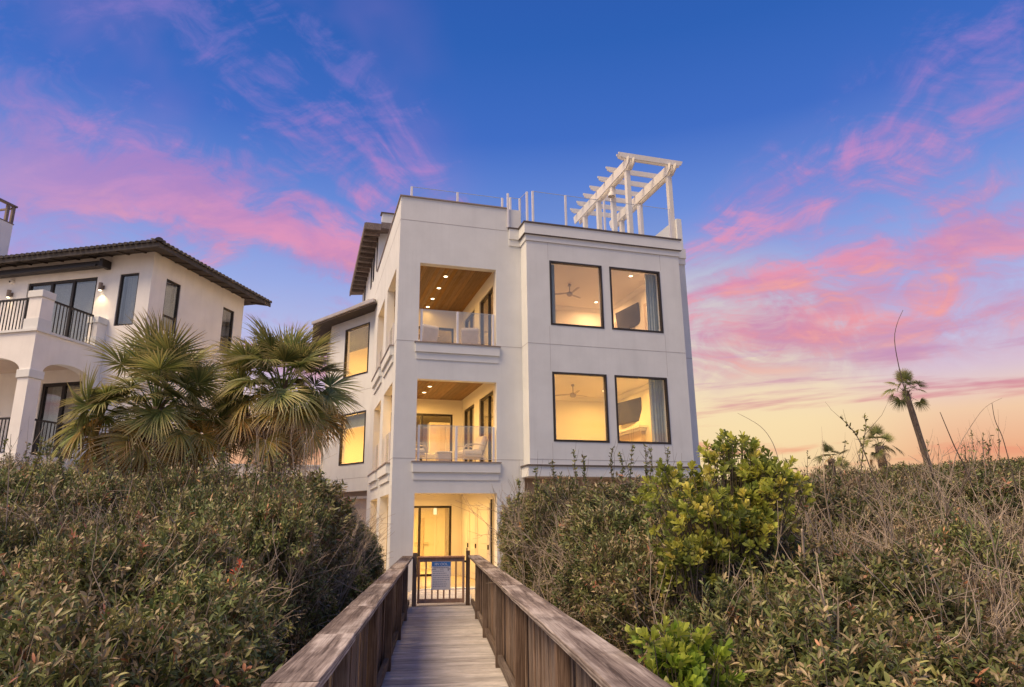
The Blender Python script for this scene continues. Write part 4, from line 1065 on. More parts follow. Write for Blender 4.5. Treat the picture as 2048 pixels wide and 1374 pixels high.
def rail_side(sgn, x_in, x_out, label):
    """x_in: inner face of the posts, x_out: outer edge of the cap"""
    t = thing('boardwalk_railing', label, 'railing', (0, 0, 0), BA, 'boardwalk railings')
    px0, px1 = sorted((x_in, x_in + sgn * .088))
    pm = MB().box(px0, px1, -.044, .044, -.35, CAPZ - .042).mesh('post', bevel=.006); pm.materials.append(M['post'])
    for s in POST_S + (16.15,):
        if s < 16: inst('post', pm, None, t, (rb.uniform(-.006, .006), s, 0), (rb.uniform(-.006, .006), rb.uniform(-.006, .006), rb.uniform(-.03, .03)))
    # rails on the outer side of the posts
    rx0, rx1 = sorted((x_in + sgn * .0885, x_in + sgn * .127))
    ends = [1.4, *POST_S, 16.1]
    for a, b in zip(ends[:-1], ends[1:]):
        part('upper_rail', MB().box(rx0, rx1, a + .002, b - .002, CAPZ - .135, CAPZ - .044), M['frame_wood'], t, (0, 0, 0), bevel=.004)
        lx0, lx1 = sorted((x_in + sgn * .03, x_in + sgn * .0875))
        part('lower_rail', MB().box(lx0, lx1, a + .046, b - .046, .055, .145), M['frame_wood'], t, (0, 0, 0), bevel=.004)
    kx0, kx1 = sorted((x_in + sgn * .128, x_in + sgn * .160))
    km = [MB().box(kx0, kx1, -w / 2, w / 2, -.06, CAPZ - .046).mesh('picket', bevel=.004) for w in (.072, .064, .078)]
    for q in km: q.materials.append(M['picket'])
    s = 1.45; i = 0
    while s < 16.05:
        inst('picket', km[rb.randrange(3)], None, t, (rb.uniform(-.004, .004), s, rb.uniform(-.02, .0)), (rb.uniform(-.008, .008), rb.uniform(-.01, .01), rb.uniform(-.05, .05)))
        s += .094 + rb.uniform(-.006, .006); i += 1
    # cap boards, butted with slight height steps
    cx0, cx1 = sorted((x_in - sgn * .025, x_out))
    cuts = [1.3, 3.35, 4.72, 6.3, 8.6, 11.6, 13.9, 16.22] if sgn < 0 else [1.3, 5.3, 8.1, 11.55, 13.9, 16.25]
    for a, b in zip(cuts[:-1], cuts[1:]):
        nseg = max(2, int((b - a) / .3)); mb = MB(); ring = []
        for k in range(nseg + 1):
            s = a + .003 + (b - a - .006) * k / nseg; e = rb.uniform(-.004, .004); h = rb.uniform(-.002, .002)
            c = .007
            prof = [(cx0 + e, -.04), (cx1 + e, -.04), (cx1 + e, -c), (cx1 + e - c, h), (cx0 + e + c, h), (cx0 + e, -c)]
            ring.append([len(mb.v) + j for j in range(6)]); mb.v += [(x, s, CAPZ + z) for x, z in prof]
        for r0, r1 in zip(ring[:-1], ring[1:]):
            for j in range(6): mb.f.append((r0[j], r0[(j + 1) % 6], r1[(j + 1) % 6], r1[j]))
        mb.f.append(tuple(reversed(ring[0]))); mb.f.append(tuple(ring[-1]))
        o = part('cap_board', mb, M['cap'], t, (0, 0, 0)); o.location.z = rb.uniform(-.004, .004)
    return t
rail_side(-1, -.515, -.735, 'weathered wooden railing on the left side of the boardwalk')
rail_side(1, .755, .99, 'weathered wooden railing on the right side of the boardwalk')

# gate posts belong to the gate, which closes the walk
GS = 16.2
gt = thing('boardwalk_gate', 'low brown picket gate closing the far end of the boardwalk', 'gate', (0, 0, 0), BA)
part('post', MB().box(-.50, -.405, GS - .045, GS + .045, -.3, 1.12), M['post'], gt, (0, 0, 0), bevel=.008)
part('post', MB().box(.68, .77, GS - .045, GS + .045, -.3, 1.15), M['post'], gt, (0, 0, 0), bevel=.008)
part('finial', MB().tube([(.70, GS, 1.15), (.70, GS, 1.19), (.695, GS, 1.215)], [.012, .018, .006], 8), M['branch'], gt, (0, 0, 0))
part('top_rail', MB().box(-.385, .652, GS - .05, GS + .05, 1.0, 1.04), M['gate_wood'], gt, (0, 0, 0), bevel=.006)
part('upper_rail', MB().box(-.38, .645, GS - .02, GS + .02, .92, .998), M['gate_wood'], gt, (0, 0, 0), bevel=.004)
part('lower_rail', MB().box(-.38, .645, GS - .02, GS + .02, .055, .14), M['gate_wood'], gt, (0, 0, 0), bevel=.004)
for x0, x1 in ((-.385, -.335), (.60, .65)): part('stile', MB().box(x0, x1, GS - .025, GS + .025, .05, .999), M['gate_wood'], gt, (0, 0, 0))
for x in (-.205, -.065, .065, .195, .325, .46): part('picket', MB().box(x - .018, x + .018, GS - .016, GS + .016, .142, .918), M['gate_wood'], gt, (0, 0, 0))
part('latch', MB().box(.642, .685, GS - .06, GS - .026, .90, .94), M['bronze'], gt, (0, 0, 0))

sg = thing('rules_sign', 'white notice sign with blue header hung on the boardwalk gate', 'sign', tuple(Matrix.Rotation(BA, 4, 'Z') @ Vector((.13, GS - .035, .33))), BA)
M['sign_white'] = pmat('sign_white', (0.80, 0.78, 0.80), 0.5, 0.03)
M['sign_blue'] = pmat('sign_blue', (0.055, 0.22, 0.60), 0.5, 0.05)
M['sign_ink'] = pmat('sign_ink', (0.10, 0.10, 0.15), 0.6, 0.1)
M['sign_grey'] = pmat('sign_grey', (0.34, 0.33, 0.42), 0.6, 0.1)
part('panel', MB().box(-.212, .212, -.008, 0, 0, .595), M['sign_white'], sg, (0, 0, 0))
part('header', MB().box(-.208, .208, -.0105, -.0082, .495, .591), M['sign_blue'], sg, (0, 0, 0))
def text_part(txt, size, x, z, mat, parent, name='lettering', y=-.012, align='CENTER', stretch=1.0):
    cu = bpy.data.curves.new('t', 'FONT'); cu.body = txt; cu.size = size; cu.align_x = align; cu.extrude = .0004
    o = bpy.data.objects.new('t', cu); C.objects.link(o)
    bpy.context.view_layer.update()
    me = bpy.data.meshes.new_from_object(o.evaluated_get(bpy.context.evaluated_depsgraph_get()))
    bpy.data.objects.remove(o); bpy.data.curves.remove(cu)
    me.materials.clear(); me.materials.append(mat)
    return inst(name, me, None, parent, (x, y, z), (R(90), 0, 0), (stretch, 1, 1))
M['sign_letter'] = pmat('sign_letter', (0.85, 0.86, 0.9), 0.5, 0.02)
text_part('.I8V.OOL.', .075, 0, .515, M['sign_letter'], sg, stretch=1.05)
ln = MB(); rt = random.Random(5)
for i in range(9):
    x = -.17 + i * .038; ln.box(x, x + .030, -.0092, -.0081, .455, .475)
tag(part('subtitle', ln, M['sign_grey'], sg, (0, 0, 0)), kind='stuff')
part('rule', MB().box(-.195, -.11, -.0095, -.0081, .428, .438).box(-.03, .055, -.0095, -.0081, .430, .437).box(.14, .205, -.0095, -.0081, .430, .442).box(.15, .163, -.0095, -.0081, .395, .425), M['sign_ink'], sg, (0, 0, 0))
for i, (x1) in enumerate((.05, .12, .16, .17, .17, .10, .12, .10)):
    b = MB(); x = -.18
    while x < x1:
        w = rt.uniform(.015, .05); b.box(x, min(x + w, x1 + .01), -.0092, -.0081, .385 - i * .045, .398 - i * .045); x += w + .009
    tag(part('text_line', b, M['sign_grey'], sg, (0, 0, 0)), kind='stuff')
# paved landing between gate and house
tag(part('landing', MB().prism([(1.9, 16.6), (4.4, 16.1), (7.2, 19.9), (5.6, 20.24), (2.75, 20.24)], -.26, -.045), M['floor_tile']), 'pale landing between the gate and the porch', kind='structure')
# ------------------------------------------------------------------ plants
rng = np.random.default_rng(7)

def unit(v): return v / np.maximum(np.linalg.norm(v, axis=-1, keepdims=True), 1e-9)

def fast_mesh(name, V, F3=None, F4=None, tint=None, mats=(), mat_idx=None):
    """mesh from numpy arrays: triangles F3 (n,3), quads F4 (n,4); tint per vertex"""
    me = bpy.data.meshes.new(name)
    F3 = np.zeros((0, 3), int) if F3 is None else F3; F4 = np.zeros((0, 4), int) if F4 is None else F4
    nl = F3.size + F4.size
    me.vertices.add(len(V)); me.vertices.foreach_set('co', np.asarray(V, np.float32).ravel())
    me.loops.add(nl); me.loops.foreach_set('vertex_index', np.concatenate([F3.ravel(), F4.ravel()]).astype(np.int32))
    me.polygons.add(len(F3) + len(F4))
    st = np.concatenate([np.arange(len(F3)) * 3, F3.size + np.arange(len(F4)) * 4]).astype(np.int32)
    me.polygons.foreach_set('loop_start', st)
    if tint is not None:
        at = me.attributes.new('tint', 'FLOAT_COLOR', 'POINT')
        at.data.foreach_set('color', np.concatenate([tint, np.ones((len(tint), 1))], 1).astype(np.float32).ravel())
    for m_ in mats: me.materials.append(m_)
    me.update(calc_edges=True); me.validate()
    return me

def leaves(P, D, N, L, W, T, rich=True, curl=0.12, obov=0.0):
    """leaf blades: P base, D axis, N face normal, L length, W width, T tint; returns V, F3, F4, tint"""
    n = len(P); S = unit(np.cross(D, N)); N = np.cross(S, D)
    L = L[:, None]; W = W[:, None]
    if rich:
        a, b = 0.34 + .12 * obov, 0.70 + .06 * obov
        wa, wb = 0.46 - .10 * obov, 0.40 + .12 * obov
        cv = curl * L
        pts = [P, P + D * L * a - S * W * wa + N * cv * .5, P + D * L * b - S * W * wb + N * cv * .55, P + D * L - N * cv * .25,
               P + D * L * b + S * W * wb + N * cv * .55, P + D * L * a + S * W * wa + N * cv * .5, P + D * L * a + N * cv * .25, P + D * L * b + N * cv * .25]
        V = np.stack(pts, 1).reshape(-1, 3); b0 = (np.arange(n) * 8)[:, None]
        F3 = np.concatenate([b0 + [0, 6, 1], b0 + [0, 5, 6], b0 + [2, 7, 3], b0 + [7, 4, 3]]); F4 = np.concatenate([b0 + [1, 6, 7, 2], b0 + [6, 5, 4, 7]])
        return V, F3, F4, np.repeat(T, 8, 0)
    pts = [P, P + D * L * .5 - S * W * .5 + N * curl * L * .4, P + D * L, P + D * L * .5 + S * W * .5 + N * curl * L * .4]
    V = np.stack(pts, 1).reshape(-1, 3); b0 = (np.arange(n) * 4)[:, None]
    return V, None, np.concatenate([b0 + [0, 3, 2, 1]]), np.repeat(T, 4, 0)

def sticks(A, B, r0, r1, bend=None):
    """three-sided sticks from A to B (n,3) with optional mid-point offset"""
    n = len(A); D = unit(B - A); ref = np.where(np.abs(D[:, 2:3]) < .9, np.array([[0, 0, 1.0]]), np.array([[1.0, 0, 0]]))
    X = unit(np.cross(D, ref)); Y = np.cross(D, X)
    mid = (A + B) / 2 + (bend if bend is not None else 0)
    V = []
    for c, r in ((A, r0), (mid, (r0 + r1) / 2), (B, r1)):
        for k in range(3):
            an = 2 * math.pi * k / 3
            V.append(c + (X * math.cos(an) + Y * math.sin(an)) * np.asarray(r).reshape(-1, 1))
    V = np.stack(V, 1).reshape(-1, 3); b0 = (np.arange(n) * 9)[:, None]; F = []
    for lv in (0, 3):
        for k in range(3):
            k2 = (k + 1) % 3
            F.append(b0 + [lv + k, lv + k2, lv + 3 + k2, lv + 3 + k])
    return V, np.concatenate(F)

def rand_unit(n): return unit(rng.normal(size=(n, 3)))

PAL = np.array([[.058, .074, .022], [.086, .102, .030], [.122, .132, .042], [.175, .168, .058], [.150, .118, .062], [.215, .165, .090], [.25, .115, .060]])
PALW = np.array([.21, .21, .16, .10, .17, .13, .02])

def shrub_meshes(name, n_shoot, per, leafL, leafW, rich, twigs=70, pal=PAL, palw=PALW, lump=16, whip=24):
    """life-size shrub: radius about 1 m, height about 2.4 m, base at z = 0; returns foliage, branches, twigs"""
    cen = rng.normal(size=(lump, 3)) * [.40, .40, .0]; cen[:, 2] = rng.uniform(.5, 2.0, lump); rad = rng.uniform(.30, .50, lump)
    cen[0] = (0, 0, 1.85); rad[0] = .52; cen[1] = (0, 0, 1.2); rad[1] = .72; cen[2] = (0, 0, .6); rad[2] = .62
    cen[:, :2] *= np.clip(1.35 - .42 * cen[:, 2:3] / 1.2, .5, 1.2)
    P = []; Dd = []
    while len(P) < n_shoot:
        k = rng.integers(lump); u = rand_unit(1)[0]; u[2] = abs(u[2]) if rng.random() < .66 else u[2]
        p = cen[k] + u * rad[k] * rng.uniform(.70, 1.08)
        if p[2] < .1 or rng.random() > .25 + p[2] / 1.9: continue
        dd = np.linalg.norm(p - cen, axis=1) / rad
        dd[k] = 9
        if dd.min() < .74: continue
        P.append(p); Dd.append(u)
    P = np.array(P); U = np.array(Dd)
    ax = unit(U + rng.normal(size=U.shape) * .38 + [0, 0, .42])
    ln = rng.uniform(.10, .22, n_shoot)[:, None]
    A = P - ax * ln * .5; B = P + ax * ln * .5
    # leaves in a spiral along each shoot
    tt = np.tile(np.linspace(.12, 1.02, per), n_shoot); idx = np.repeat(np.arange(n_shoot), per)
    n = len(idx); ax_i = ax[idx]
    ang = np.tile(np.arange(per) * 2.4, n_shoot) + rng.uniform(0, 6.28, n_shoot)[idx]
    X = unit(np.cross(ax_i, rng.normal(size=(1, 3)) + np.zeros_like(ax_i))); Y = np.cross(ax_i, X)
    side = X * np.cos(ang)[:, None] + Y * np.sin(ang)[:, None]
    D = unit(ax_i * rng.uniform(.35, 1.0, n)[:, None] + side + rng.normal(size=(n, 3)) * .18)
    Nn_ = unit(ax_i - D * np.sum(ax_i * D, 1, keepdims=True) + rng.normal(size=(n, 3)) * .25)
    base = A[idx] + ax_i * ln[idx] * tt[:, None]
    sh = rng.choice(len(pal), n_shoot, p=palw)[idx]; lf = rng.choice(len(pal), n, p=palw)
    T = np.where((rng.random(n) < .65)[:, None], pal[sh], pal[lf]) * rng.uniform(.75, 1.3, (n, 1))
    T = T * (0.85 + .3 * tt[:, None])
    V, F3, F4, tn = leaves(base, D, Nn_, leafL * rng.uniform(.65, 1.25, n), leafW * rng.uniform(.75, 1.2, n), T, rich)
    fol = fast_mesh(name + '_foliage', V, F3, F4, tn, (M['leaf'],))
    # woody skeleton
    nb = 60; tips = P[rng.choice(n_shoot, nb)]; root = rng.normal(size=(nb, 3)) * [.10, .10, 0]
    mid = root * .5 + tips * .5 + rng.normal(size=(nb, 3)) * .08
    V1, G1 = sticks(root, mid, .016, .010); V2, G2 = sticks(mid, tips, .010, .004)
    V3, G3 = sticks(A, B, .0030, .0015)
    Vb = np.concatenate([V1, V2, V3]); Gb = np.concatenate([G1, G2 + len(V1), G3 + len(V1) + len(V2)])
    br = fast_mesh(name + '_branches', Vb, None, Gb, None, (M['branch'],))
    # pale bare twigs poking out
    k = rng.choice(n_shoot, twigs); a = P[k] * .82; d = unit(U[k] + rng.normal(size=(twigs, 3)) * .5 + [0, 0, .55]); l = rng.uniform(.18, .42, twigs)[:, None]
    l[:whip] *= 1.6
    b = a + d * l; bend = rng.normal(size=(twigs, 3)) * .03
    V1, G1 = sticks(a, b, np.full(twigs, .0042), np.full(twigs, .0018), bend)
    f = rng.choice(twigs, twigs); s0 = a[f] + (b[f] - a[f]) * rng.uniform(.3, .8, (twigs, 1)); s1 = s0 + unit(d[f] + rng.normal(size=(twigs, 3)) * .7) * rng.uniform(.08, .22, (twigs, 1))
    V2, G2 = sticks(s0, s1, np.full(twigs, .0028), np.full(twigs, .0013))
    tw = fast_mesh(name + '_twigs', np.concatenate([V1, V2]), None, np.concatenate([G1, G2 + len(V1)]), None, (M['twig'],))
    return fol, br, tw

NEAR = [shrub_meshes(f'near{i}', 1750, 15, .066, .0195, True, twigs=280, whip=110) for i in range(3)]
MIDS = [shrub_meshes(f'mid{i}', 2100, 14, .060, .0200, False, twigs=400, whip=180) for i in range(3)]
PALD = np.array([[.125, .108, .050], [.165, .130, .072], [.21, .155, .095], [.10, .10, .040], [.25, .165, .105]])
DRY = [shrub_meshes(f'dry{i}', 1200, 12, .048, .0160, False, twigs=800, pal=PALD, palw=np.array([.25, .25, .2, .2, .1]), whip=420) for i in range(2)]
FARM = [shrub_meshes(f'far{i}', 1500, 11, .085, .034, False, twigs=60) for i in range(2)]

def shrub(kind, x, y, z, rad, hgt, label, group, name='shrub'):
    fol, br, tw = kind[rng.integers(len(kind))]
    t = bpy.data.objects.new(name, None); t.empty_display_size = .2; link(t)
    t.location = (x, y, z); t.rotation_euler = (rng.uniform(-.06, .06), rng.uniform(-.06, .06), rng.uniform(0, 6.28)); t.scale = (rad, rad, hgt)
    tag(t, label, 'shrub', group)
    for nm, me in (('foliage', fol), ('branches', br), ('twigs', tw)): tag(inst(nm, me, None, t), kind='stuff')
    return t

# survey of the thicket's skyline (photo pixel column -> row), used to give each shrub its real height
SKY_L = ([-400, 0, 90, 200, 320, 440, 560, 630, 680, 730, 770, 795, 812], [920, 915, 925, 948, 948, 945, 940, 952, 985, 1020, 1045, 1085, 1180])
SKY_R = ([985, 1000, 1020, 1060, 1120, 1200, 1300, 1420, 1540, 1700, 1850, 2048, 2500], [1180, 1040, 1000, 985, 958, 950, 945, 950, 945, 930, 918, 915, 905])
cb, sb = math.cos(-BA), math.sin(-BA)
def bw_to_world(l, s): return (l * cb + s * sb, -l * sb + s * cb)
n_l = n_r = 0
def skyline_top(x, y, tbl, slack):
    px, py, z = to_px((x, y, 1.7))
    if z < .5: return 9.0
    row = np.interp(px, tbl[0], tbl[1]) + slack
    p = ray_at(px, row, z)
    return p.z
LABELS = {
 ('L', 'near'): ('dense olive-green shrub in the near thicket left of the boardwalk', 'shrubs in the left thicket, near'),
 ('L', 'mid'): ('olive shrub with pale twigs in the thicket between the boardwalk and the neighbour house', 'shrubs in the left thicket, farther'),
 ('R', 'near'): ('dense olive-green shrub in the near thicket right of the boardwalk', 'shrubs in the right thicket, near'),
 ('R', 'mid'): ('olive shrub in the thicket right of the boardwalk in front of the house', 'shrubs in the right thicket, farther'),
 ('R', 'dry'): ('dry brown twiggy shrub in the thicket right of the boardwalk', 'dry shrubs in the right thicket'),
 ('L', 'dry'): ('dry brown twiggy shrub in the thicket left of the boardwalk', 'dry shrubs in the left thicket'),
}
def thicket(side, l0, l1, s0, s1, step, grow, base, tbl):
    s = s0
    while s < s1:
        l = l0
        while l < l1:
            ll = l + rng.uniform(-.3, .3) * step; ss = s + rng.uniform(-.35, .35) * step
            l += step
            if side == 'L': ll = -ll
            x, y = bw_to_world(ll, ss)
            px, py, z = to_px((x, y, 1.2))
            rad = step * rng.uniform(.62, .98)
            if z < 1.3 or px < -500 or px > 2600: continue
            if side == 'L': ll = -max(abs(ll), .86 + rad * 1.16)
            if side == 'R': ll = max(ll, 1.12 + rad * 1.16)
            x, y = bw_to_world(ll, ss)
            if y + rad > 19.0 and x > 1.5 and x < 13.5: continue
            q = Matrix.Rotation(-NA, 4, 'Z') @ (Vector((x, y, 0)) - Vector(nb_loc))
            if q.y > -rad * .7 and q.x < 3.9 + rad * .5: continue
            top = min(base + grow * (ss - 2.0), skyline_top(x, y, tbl, rng.uniform(0, 26)))
            # keep the crown's flanks under the skyline as well
            for dl in (-.6, .6):
                xa, ya = x + rgt.x * dl * rad, y + rgt.y * dl * rad
                top = min(top, skyline_top(xa, ya, tbl, 14) + .22 * rad)
            top *= rng.uniform(.84, 1.05)
            z0 = -.85
            if top < .25: continue
            dist = math.hypot(x, y)
            if dist < 5.2: k, kk = NEAR, 'near'
            elif side == 'R' and rng.random() < (.55 if px > 1450 else .25): k, kk = DRY, 'dry'
            elif side == 'L' and rng.random() < (.42 if ss > 8 else .14): k, kk = DRY, 'dry'
            else: k, kk = MIDS, 'mid'
            if kk == 'dry' and -(.95 + rad * 1.5) < ll < 1.2 + rad * 1.5: k, kk = MIDS, 'mid'
            lb, gp = LABELS[(side, kk)]
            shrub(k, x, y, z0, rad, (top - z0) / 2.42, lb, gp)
        s += step * .9
thicket('L', 1.35, 9.5, 2.2, 9.0, 1.05, .165, 1.12, SKY_L)
thicket('L', 1.35, 12.0, 9.0, 17.5, 1.45, .165, 1.12, SKY_L)
thicket('R', 1.6, 7.5, 1.9, 8.0, 1.05, .165, 1.02, SKY_R)
thicket('R', 1.6, 17.0, 8.0, 18.5, 1.5, .175, 1.05, SKY_R)
# farther scrub on the right, up to the skyline
for i in range(46):
    s = rng.uniform(19, 44); px = rng.uniform(1440, 2300)
    p = ray_at(px, 1000, s); x, y = p.x, p.y
    if x < 15.5: continue
    top = skyline_top(x, y, ([1380, 1500, 1700, 1850, 2048, 2600], [962, 958, 940, 925, 916, 905]), rng.uniform(0, 16)); rad = rng.uniform(1.5, 2.4) * (s / 28)
    shrub(FARM, x, y, -.5, rad, (top + .5) / 2.42, 'distant green shrub on the dune at the right skyline', 'distant shrubs on the right skyline')

# ---- bright yellow-green broad-leaved shrubs
def bright_shrub(name, label, loc, Rx, Rz, n_ros, leafL, leafW, seed, pal):
    g_ = np.random.default_rng(seed)
    t = thing(name, label, 'shrub', loc)
    cen = np.stack([g_.uniform(-.55, .55, 9) * Rx, g_.uniform(-.5, .5, 9) * Rx, g_.uniform(.14, .80, 9) * Rz], 1); rad = g_.uniform(.28, .46, 9) * Rx
    P, U = [], []
    while len(P) < n_ros:
        k = g_.integers(9); u = unit(g_.normal(size=(1, 3)))[0]; u[2] = abs(u[2]) if g_.random() < .8 else u[2]
        p = cen[k] + u * rad[k] * g_.uniform(.75, 1.34) * [1, 1, 1.15]
        d_ = np.linalg.norm(p - cen, axis=1) / rad; d_[k] = 9
        if d_.min() < .6 or p[2] < .05: continue
        P.append(p); U.append(u)
    P = np.array(P); ax = unit(np.array(U) + g_.normal(size=(n_ros, 3)) * .3 + [0, 0, .6])
    per = 13; idx = np.repeat(np.arange(n_ros), per); n = len(idx); a_ = ax[idx]
    tt = np.tile(np.linspace(0, 1, per), n_ros); ang = np.tile(np.arange(per) * 2.4, n_ros) + g_.uniform(0, 6, n_ros)[idx]
    X = unit(np.cross(a_, np.array([[.3, .5, .2]]) + np.zeros_like(a_))); Y = np.cross(a_, X)
    side = X * np.cos(ang)[:, None] + Y * np.sin(ang)[:, None]
    D = unit(side * (1.05 - .75 * tt)[:, None] + a_ * (.25 + .95 * tt)[:, None] + g_.normal(size=(n, 3)) * .12)
    Nm = unit(a_ - D * np.sum(a_ * D, 1, keepdims=True) + g_.normal(size=(n, 3)) * .18)
    base = P[idx] + a_ * (tt * .055 - .04)[:, None]
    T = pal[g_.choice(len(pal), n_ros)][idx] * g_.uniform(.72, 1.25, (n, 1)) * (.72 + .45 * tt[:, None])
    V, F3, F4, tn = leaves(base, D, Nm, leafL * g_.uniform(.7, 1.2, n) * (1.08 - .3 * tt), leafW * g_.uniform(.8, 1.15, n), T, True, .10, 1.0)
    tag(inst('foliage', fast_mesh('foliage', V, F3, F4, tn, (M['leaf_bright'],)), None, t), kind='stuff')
    root = g_.normal(size=(n_ros, 3)) * [.08, .08, 0]; root[:, 2] = -.2
    mid = root * .35 + P * .65 - [0, 0, .08]
    V1, G1 = sticks(root[:40], mid[:40], .012, .007); V2, G2 = sticks(mid, P, .006, .003)
    tag(inst('branches', fast_mesh('branches', np.concatenate([V1, V2]), None, np.concatenate([G1, G2 + len(V1)]), None, (M['branch'],)), None, t), kind='stuff')
    return t
PB1 = np.array([[.23, .245, .045], [.28, .28, .05], [.18, .20, .04], [.33, .29, .065], [.13, .16, .035], [.10, .12, .03]])
PB2 = np.array([[.19, .25, .03], [.24, .29, .035], [.15, .21, .03], [.28, .30, .05]])
PB3 = np.array([[.13, .13, .03], [.17, .155, .036], [.11, .12, .03]])
c = ray_at(1448, 1020, 5.6)
bright_shrub('broadleaf_shrub', 'large yellow-green broad-leaved shrub right of the boardwalk in front of the house corner', (c.x, c.y, c.z - .72), .62, 1.28, 640, .074, .028, 21, PB1)
c = ray_at(1500, 960, 6.1)
bright_shrub('broadleaf_shrub', 'dark olive broad-leaved sprig rising above the yellow-green shrub', (c.x, c.y, c.z - .45), .30, .80, 46, .095, .034, 22, PB3)
c = ray_at(1350, 1350, 3.5)
bright_shrub('broadleaf_shrub', 'fresh lime-green shrub beside the right boardwalk railing at the bottom', (c.x, c.y, c.z - .35), .30, .55, 105, .075, .030, 23, PB2)
c = ray_at(1385, 1130, 5.2)
bright_shrub('broadleaf_shrub', 'small yellow-green tuft below the large yellow-green shrub', (c.x, c.y, c.z - .35), .34, .62, 170, .066, .026, 24, PB1)

# ---- leafless grey bushes standing in the scrub
def bare_bush_mesh(name, seed, n_main=15):
    g_ = np.random.default_rng(seed); A, B, R0, R1, BE = [], [], [], [], []
    def grow(p, d, L, r, lv):
        e = p + d * L; A.append(p); B.append(e); R0.append(r); R1.append(r * .62); BE.append(g_.normal(size=3) * .05 * L)
        if lv == 0: return
        for _ in range(g_.integers(2, 4)):
            f = g_.uniform(.45, 1.0); nd = unit((d + g_.normal(size=3) * .48 + [0, 0, .12])[None])[0]
            grow(p + d * L * f, nd, L * g_.uniform(.5, .8), r * .66, lv - 1)
    for i in range(n_main):
        a = g_.uniform(0, 6.28); d = unit(np.array([[math.cos(a) * .55, math.sin(a) * .55, g_.uniform(.8, 1.4)]]))[0]
        grow(np.array([g_.normal() * .1, g_.normal() * .1, 0]), d, g_.uniform(.75, 1.15), .0125, 3)
    V, G = sticks(np.array(A), np.array(B), np.array(R0), np.array(R1), np.array(BE))
    return fast_mesh(name, V, None, G, None, (M['twig'],))
BARE = [bare_bush_mesh(f'bare{i}', 80 + i) for i in range(3)]
def bare_bush(px, py, depth, h, label, group):
    """leafless bush whose top is surveyed at photo pixel (px, py)"""
    p = ray_at(px, py, depth); sc_ = h / 2.3
    t = thing('bare_bush', label, 'bush', (p.x, p.y, p.z - h + .22), rng.uniform(0, 6.28), group)
    tag(inst('twigs', BARE[rng.integers(3)], None, t, scale=(sc_, sc_, sc_)), kind='stuff')
for px, py, dp in ((1600, 930, 8.5), (1660, 960, 7.0), (1705, 985, 6.2), (1745, 925, 9.5), (1800, 950, 7.2), (1850, 915, 8.8), (1880, 960, 6.4), (1925, 905, 9.2), (1960, 945, 7.0), (2010, 900, 8.8), (2035, 950, 6.6), (1820, 1010, 5.4), (1930, 1030, 5.0), (1570, 1010, 6.4), (1640, 1060, 5.2), (1740, 1080, 4.8), (2000, 1060, 4.8), (1500, 1090, 5.0), (1880, 1110, 4.4), (1985, 1150, 4.0)):
    bare_bush(px, py, dp, rng.uniform(1.7, 2.4), 'leafless pale grey twig bush in the right thicket', 'bare bushes in the right thicket')
for px, py, dp in ((1090, 945, 11.5), (1180, 930, 11.0), (1290, 920, 10.5), (1230, 985, 8.5), (1120, 1010, 9.0), (1380, 955, 9.0)):
    bare_bush(px, py, dp, rng.uniform(1.7, 2.3), 'leafless twig bush in front of the base of the window bay', 'bare bushes before the window bay')
for px, py, dp in ((60, 960, 7.0), (150, 935, 8.5), (250, 950, 8.5), (330, 985, 7.0), (420, 950, 9.0), (480, 930, 10.0), (560, 935, 10.5), (620, 930, 11.0), (100, 1040, 5.4), (280, 1060, 5.2), (440, 1040, 6.0), (660, 985, 10.5)):
    bare_bush(px, py, dp, rng.uniform(1.7, 2.3), 'leafless pale twig bush in the left thicket', 'bare bushes in the left thicket')

